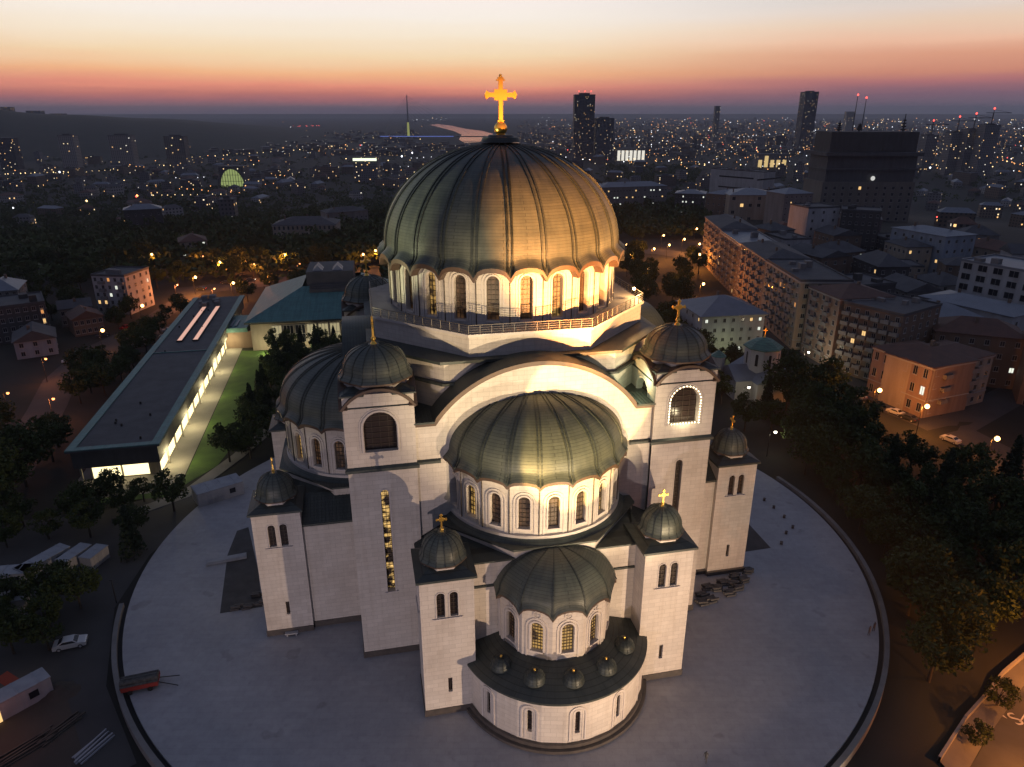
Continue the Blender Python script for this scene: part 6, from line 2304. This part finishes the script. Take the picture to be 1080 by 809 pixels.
cabin('site_cabin', 'long pale site cabin running away from the edge, far end of the angled pair', q, R(66), 8, 2.5, 2.4)
q = on_ground(-4, 655)
cabin('site_cabin', 'short pale cabin behind the bushy trees at the edge', q, R(20), 4.2, 3, 2.7)
q = on_ground(-22, 775)
cabin('site_cabin', 'white cabin with a lit doorway and a red awning at the edge', q, R(52), 8.5, 2.6, 2.6, lit=True)
q2 = on_ground(30, 728)
m2 = MB()
m2.beam((q2.x - 2.6, q2.y - .4, 2.0), (q2.x - .4, q2.y - 1.4, 1.6), 1.6, .06)
tag(m2.build('awning', [material('red_canvas', (0.30, 0.05, 0.02), .8)[0]]), 'small red awning beside the lit doorway of the white cabin', 'awning')
point('doorway_lamp', (q2.x - 1.6, q2.y - .6, 1.5), 70, (1.0, 0.75, 0.45), .15)
point('yard_lamp', (on_ground(2, 790).x, on_ground(2, 790).y, 3.5), 160, (1.0, 0.3, 0.12), .2)

# timber and rubble on the yard
TIMBER = noisy('old_timber', (0.10, 0.085, 0.065), (0.06, 0.05, 0.042), 1.0, .9)
def stack(label, px, py, a, n_, L_, gap, kind='timber_stack', mat=TIMBER, wob=.08, h_=.22, z=None, cat='timber stack', layers=2):
    q = on_ground(px, py) if z is None else at(px, py, z)
    t = empty(kind, (q.x, q.y, q.z + .03), a, label, cat)
    me = {}
    for l_ in range(layers):
        for k in range(n_ - l_):
            m2 = MB()
            m2.box(-L_ / 2, L_ / 2, -h_ * .45, h_ * .45, 0, h_ * .9)
            o = m2.build('plank', [mat], t)
            o.location = (rng.uniform(-.4, .4), (k - n_ / 2 + l_ * .5) * gap, l_ * h_)
            o.rotation_euler = (0, 0, rng.uniform(-wob, wob))
    return t
stack('long timber beams lying together on the dark yard, lowest in the picture', 25, 790, R(55), 5, 6.5, .5)
stack('second pile of timber beams on the yard, nearer the kerb', 64, 768, R(62), 4, 5, .45)
stack('pale broad boards stacked on the yard beside the timber piles', 97, 788, R(68), 4, 4.5, .55, mat=CAB2)
q = on_ground(62, 730)
m2 = MB()
zq = terrain(q.x, q.y)
m2.grid(lambda x, y: (q.x + x, q.y + y * .7, zq - .1 + .95 * math.exp(-(x * x + y * y) / 4) * (1 + .35 * math.sin(3.1 * x + 1.7 * y) * math.cos(2.3 * y - x))), [-4 + .4 * k for k in range(21)], [-4 + .4 * k for k in range(21)])
tag(m2.build('rubble_heap', [dirt]), 'low dark heap of rubble on the yard before the lit cabin', 'rubble')

# things on the plaza
q = at(152, 728, 0)
t = empty('trailer', (q.x - .6, q.y + .6, .02), R(18), 'red trailer loaded with dark rolled bundles at the left rim of the plaza', 'trailer')
m2 = MB()
m2.box(-2.2, 2.2, -1.1, 1.1, .55, .75)
for y in (-1.1, 1.02):
    m2.box(-2.2, 2.2, y, y + .08, .75, 1.15)
for x in (-2.2, 2.12):
    m2.box(x, x + .08, -1.02, 1.02, .75, 1.15)
m2.build('bed', [material('red_trailer_paint', (0.28, 0.03, 0.02), .5)[0]], t)
for sx in (-1.2, 1.2):
    for sy in (-1.05, 1.05):
        m2 = MB()
        us = [2 * PI * k / 12 for k in range(13)]
        m2.grid(lambda a, y: (sx + .32 * math.cos(a), sy + y, .32 + .32 * math.sin(a)), us, [-.12, .12], 0, True)
        for yy in (-.12, .12):
            m2.face([(sx + .32 * math.cos(a), sy + yy, .32 + .32 * math.sin(a)) for a in us[:-1]])
        m2.build('wheel', [TYRE], t)
for y in (-.5, .35):
    m2 = MB()
    m2.beam((2.2, y, .62), (4.6, y * 2.2 - .4, .25), .09)
    m2.build('drawbar', [DARKMETAL], t)
ROLL = noisy('dark_rolls', (0.035, 0.035, 0.034), (0.10, 0.10, 0.095), 3, .8)
lo_ = empty('bundle_load', (q.x - .6, q.y + .6, .02), R(18), 'dark rolled bundles heaped on the red trailer', 'bundles')
for k in range(7):
    m2 = MB()
    us = [2 * PI * j / 10 for j in range(11)]
    r_ = rng.uniform(.24, .33)
    yy, zz = (-.75 + (k % 4) * .5, 1.05 if k < 4 else 1.5)
    if k >= 4:
        yy += .25
    m2.grid(lambda a, x: (x, yy + r_ * math.cos(a), zz + r_ * math.sin(a)), us, [-2.3, 2.2], 0, True)
    for x in (-2.3, 2.2):
        m2.face([(x, yy + r_ * math.cos(a), zz + r_ * math.sin(a)) for a in us[:-1]])
    m2.build('roll', [ROLL], lo_)
# the planted pits and stone stacks
pit = noisy('bare_pit_earth', (0.085, 0.08, 0.078), (0.055, 0.052, 0.05), .5, .9, 0, .5)
patch('unpaved_patch', [at(*q_, 0) for q_ in ((232, 647), (277, 640), (272, 600), (262, 556), (250, 560), (240, 585))], .02, pit, 0)
patch('unpaved_patch', [at(*q_, 0) for q_ in ((786, 582), (813, 578), (790, 553), (778, 560))], .02, pit, 0)
q = at(239, 591, 0)
m2 = MB()
m2.box(-3.2, 3.2, -.7, .7, .05, .38)
m2.box(-3.0, 3.0, -.5, .5, .382, .5)
o = m2.build('stone_slab', [CAB2])
o.location = (q.x, q.y, .02)
o.rotation_euler = (0, 0, R(20))
tag(o, 'long pale stone slab lying across the bare pit on the plaza', 'stone slab')
for i, (px, py) in enumerate(((270, 628), (262, 640), (250, 641), (277, 635))):
    stack('small stack of kerb stones at the foot of the side tower', px, py, R(15), 3, 1.3, .4, 'stone_stack', M['plinth'], .05, .3, 0.0, 'stone stack')['group'] = 'kerb stone stacks at the side tower'
k = 0
for r_ in range(3):
    for c_ in range(4):
        px, py = 738 + c_ * 14 + r_ * 5 + rng.uniform(-3, 3), 630 - c_ * 5 - r_ * 9 + rng.uniform(-2, 2) + 6
        stack('dark stack of loose paving stones below the right hand side tower', px, py, R(12 + rng.uniform(-12, 12)), 4, 1.5, .38, 'stone_stack', noisy('paving_stone', (0.12, 0.11, 0.105), (0.07, 0.065, 0.06), 1.0, .85) if k == 0 else bpy.data.materials['paving_stone'], .15, .32, 0.0, 'stone stack')['group'] = 'paving stone stacks below the side tower'
        k += 1
q = at(308, 670, 0)
m2 = MB()
m2.box(-.9, .9, -.3, .3, .35, .5)
for x in (-.7, .55):
    m2.box(x, x + .15, -.25, .25, 0, .35)
o = m2.build('bench', [CAB2])
o.location = (q.x, q.y, .02)
o.rotation_euler = (0, 0, R(10))
tag(o, 'small pale bench in front of the left side tower', 'bench')
# bollards along the far right of the plaza
bm_ = MB()
bm_.cyl(0, 0, 0, .5, .25, .22, 10)
bm_.cyl(0, 0, .5, .62, .30, .12, 10)
bme = bm_.mesh('planter', [M['plinth']])
for px, py in ((806, 528), (816, 536), (827, 546), (836, 557), (829, 563), (824, 574)):
    q = at(px, py, 0)
    o = bpy.data.objects.new('bollard', bme)
    C.objects.link(o)
    o.location = (q.x, q.y, .02)
    tag(o, 'dark stone bollard in the short chain on the far plaza', 'bollard', 'bollards on the far plaza')
# lamp post at the left rim
q = at(127, 636, -0.9)
m2 = MB()
m2.cyl(0, 0, 0, 4.2, .09, .06, 8)
m2.box(-.25, .25, -.12, .12, 4.2, 4.34)
o = m2.build('lamp_post', [DARKMETAL])
o.location = (q.x - .6, q.y, -0.9)
tag(o, 'unlit dark lamp post where the plaza kerb begins', 'lamp post')

# ------------------------------------------------------------------ people
SKIN = material('skin', (0.42, 0.26, 0.19), .6)[0]
def person(loc, a, label, group=None, dark=(0.03, 0.03, 0.035), stride=.25, arms=.12):
    V = [(0, 0, .92), (0, 0, 1.15), (0, 0, 1.38), (0, .01, 1.50), (0, -.02, 1.60), (0, -.02, 1.70),
         (.10, 0, .86), (.11, -stride, .48), (.12, -stride * .9, .08), (.12, -stride * .9 - .14, .04),
         (-.10, 0, .86), (-.11, stride * .6, .48), (-.12, stride * 1.1, .10), (-.12, stride * 1.1 - .13, .04),
         (.20, 0, 1.40), (.25, arms, 1.13), (.24, arms * .6, .90), (-.20, 0, 1.40), (-.25, -arms, 1.13), (-.24, -arms * 1.6, .90)]
    E_ = [(0, 1), (1, 2), (2, 3), (3, 4), (4, 5), (0, 6), (6, 7), (7, 8), (8, 9), (0, 10), (10, 11), (11, 12), (12, 13), (2, 14), (14, 15), (15, 16), (2, 17), (17, 18), (18, 19)]
    Rr = [.15, .14, .15, .055, .095, .085, .09, .065, .045, .04, .09, .065, .045, .04, .06, .045, .035, .06, .045, .035]
    me = bpy.data.meshes.new('person')
    me.from_pydata([Vector(v) for v in V], E_, [])
    o = bpy.data.objects.new('person', me)
    C.objects.link(o)
    o.modifiers.new('skin', 'SKIN').use_smooth_shade = True
    for i, r_ in enumerate(Rr):
        me.skin_vertices[0].data[i].radius = (r_, r_ * .85)
    me.skin_vertices[0].data[0].use_root = True
    m = material('clothes', dark, .85)[0]
    me.materials.append(m)
    o.modifiers.new('sub', 'SUBSURF').levels = 1
    o.modifiers['sub'].render_levels = 1
    o.location = loc
    o.rotation_euler = (0, 0, a)
    tag(o, label, 'person', group)
    return o
q = at(744, 804, 0)
person((q.x, q.y, 0), R(150), 'person in dark clothes walking alone on the plaza near the apse')
q = at(916, 670, 0)
person((q.x, q.y, 0), R(30), 'left of two people in grey clothes standing at the plaza kerb', None, (0.10, 0.10, 0.11), .05)
q = at(921, 666, 0)
person((q.x, q.y, 0), R(200), 'right of two people in grey clothes standing at the plaza kerb', None, (0.06, 0.06, 0.07), .05)

# ------------------------------------------------------------------ air
mb = MB()
mb.box(-15000, 15000, -900, 17000, -58, 170)
hz = mb.build('haze', [bpy.data.materials.new('haze_air')])
hm = bpy.data.materials['haze_air']
hm.use_nodes = True
n = NT(hm.node_tree)
n.n.clear()
out = n.n.new('ShaderNodeOutputMaterial')
pv = n.n.new('ShaderNodeVolumePrincipled')
pv.inputs['Color'].default_value = (0.90, 0.93, 1.0, 1)
pv.inputs['Density'].default_value = 0.00007
n.l.new(pv.outputs[0], out.inputs['Volume'])
hz['kind'] = 'stuff'
hz['label'] = 'thin evening haze over the far city'
hz['category'] = 'haze'
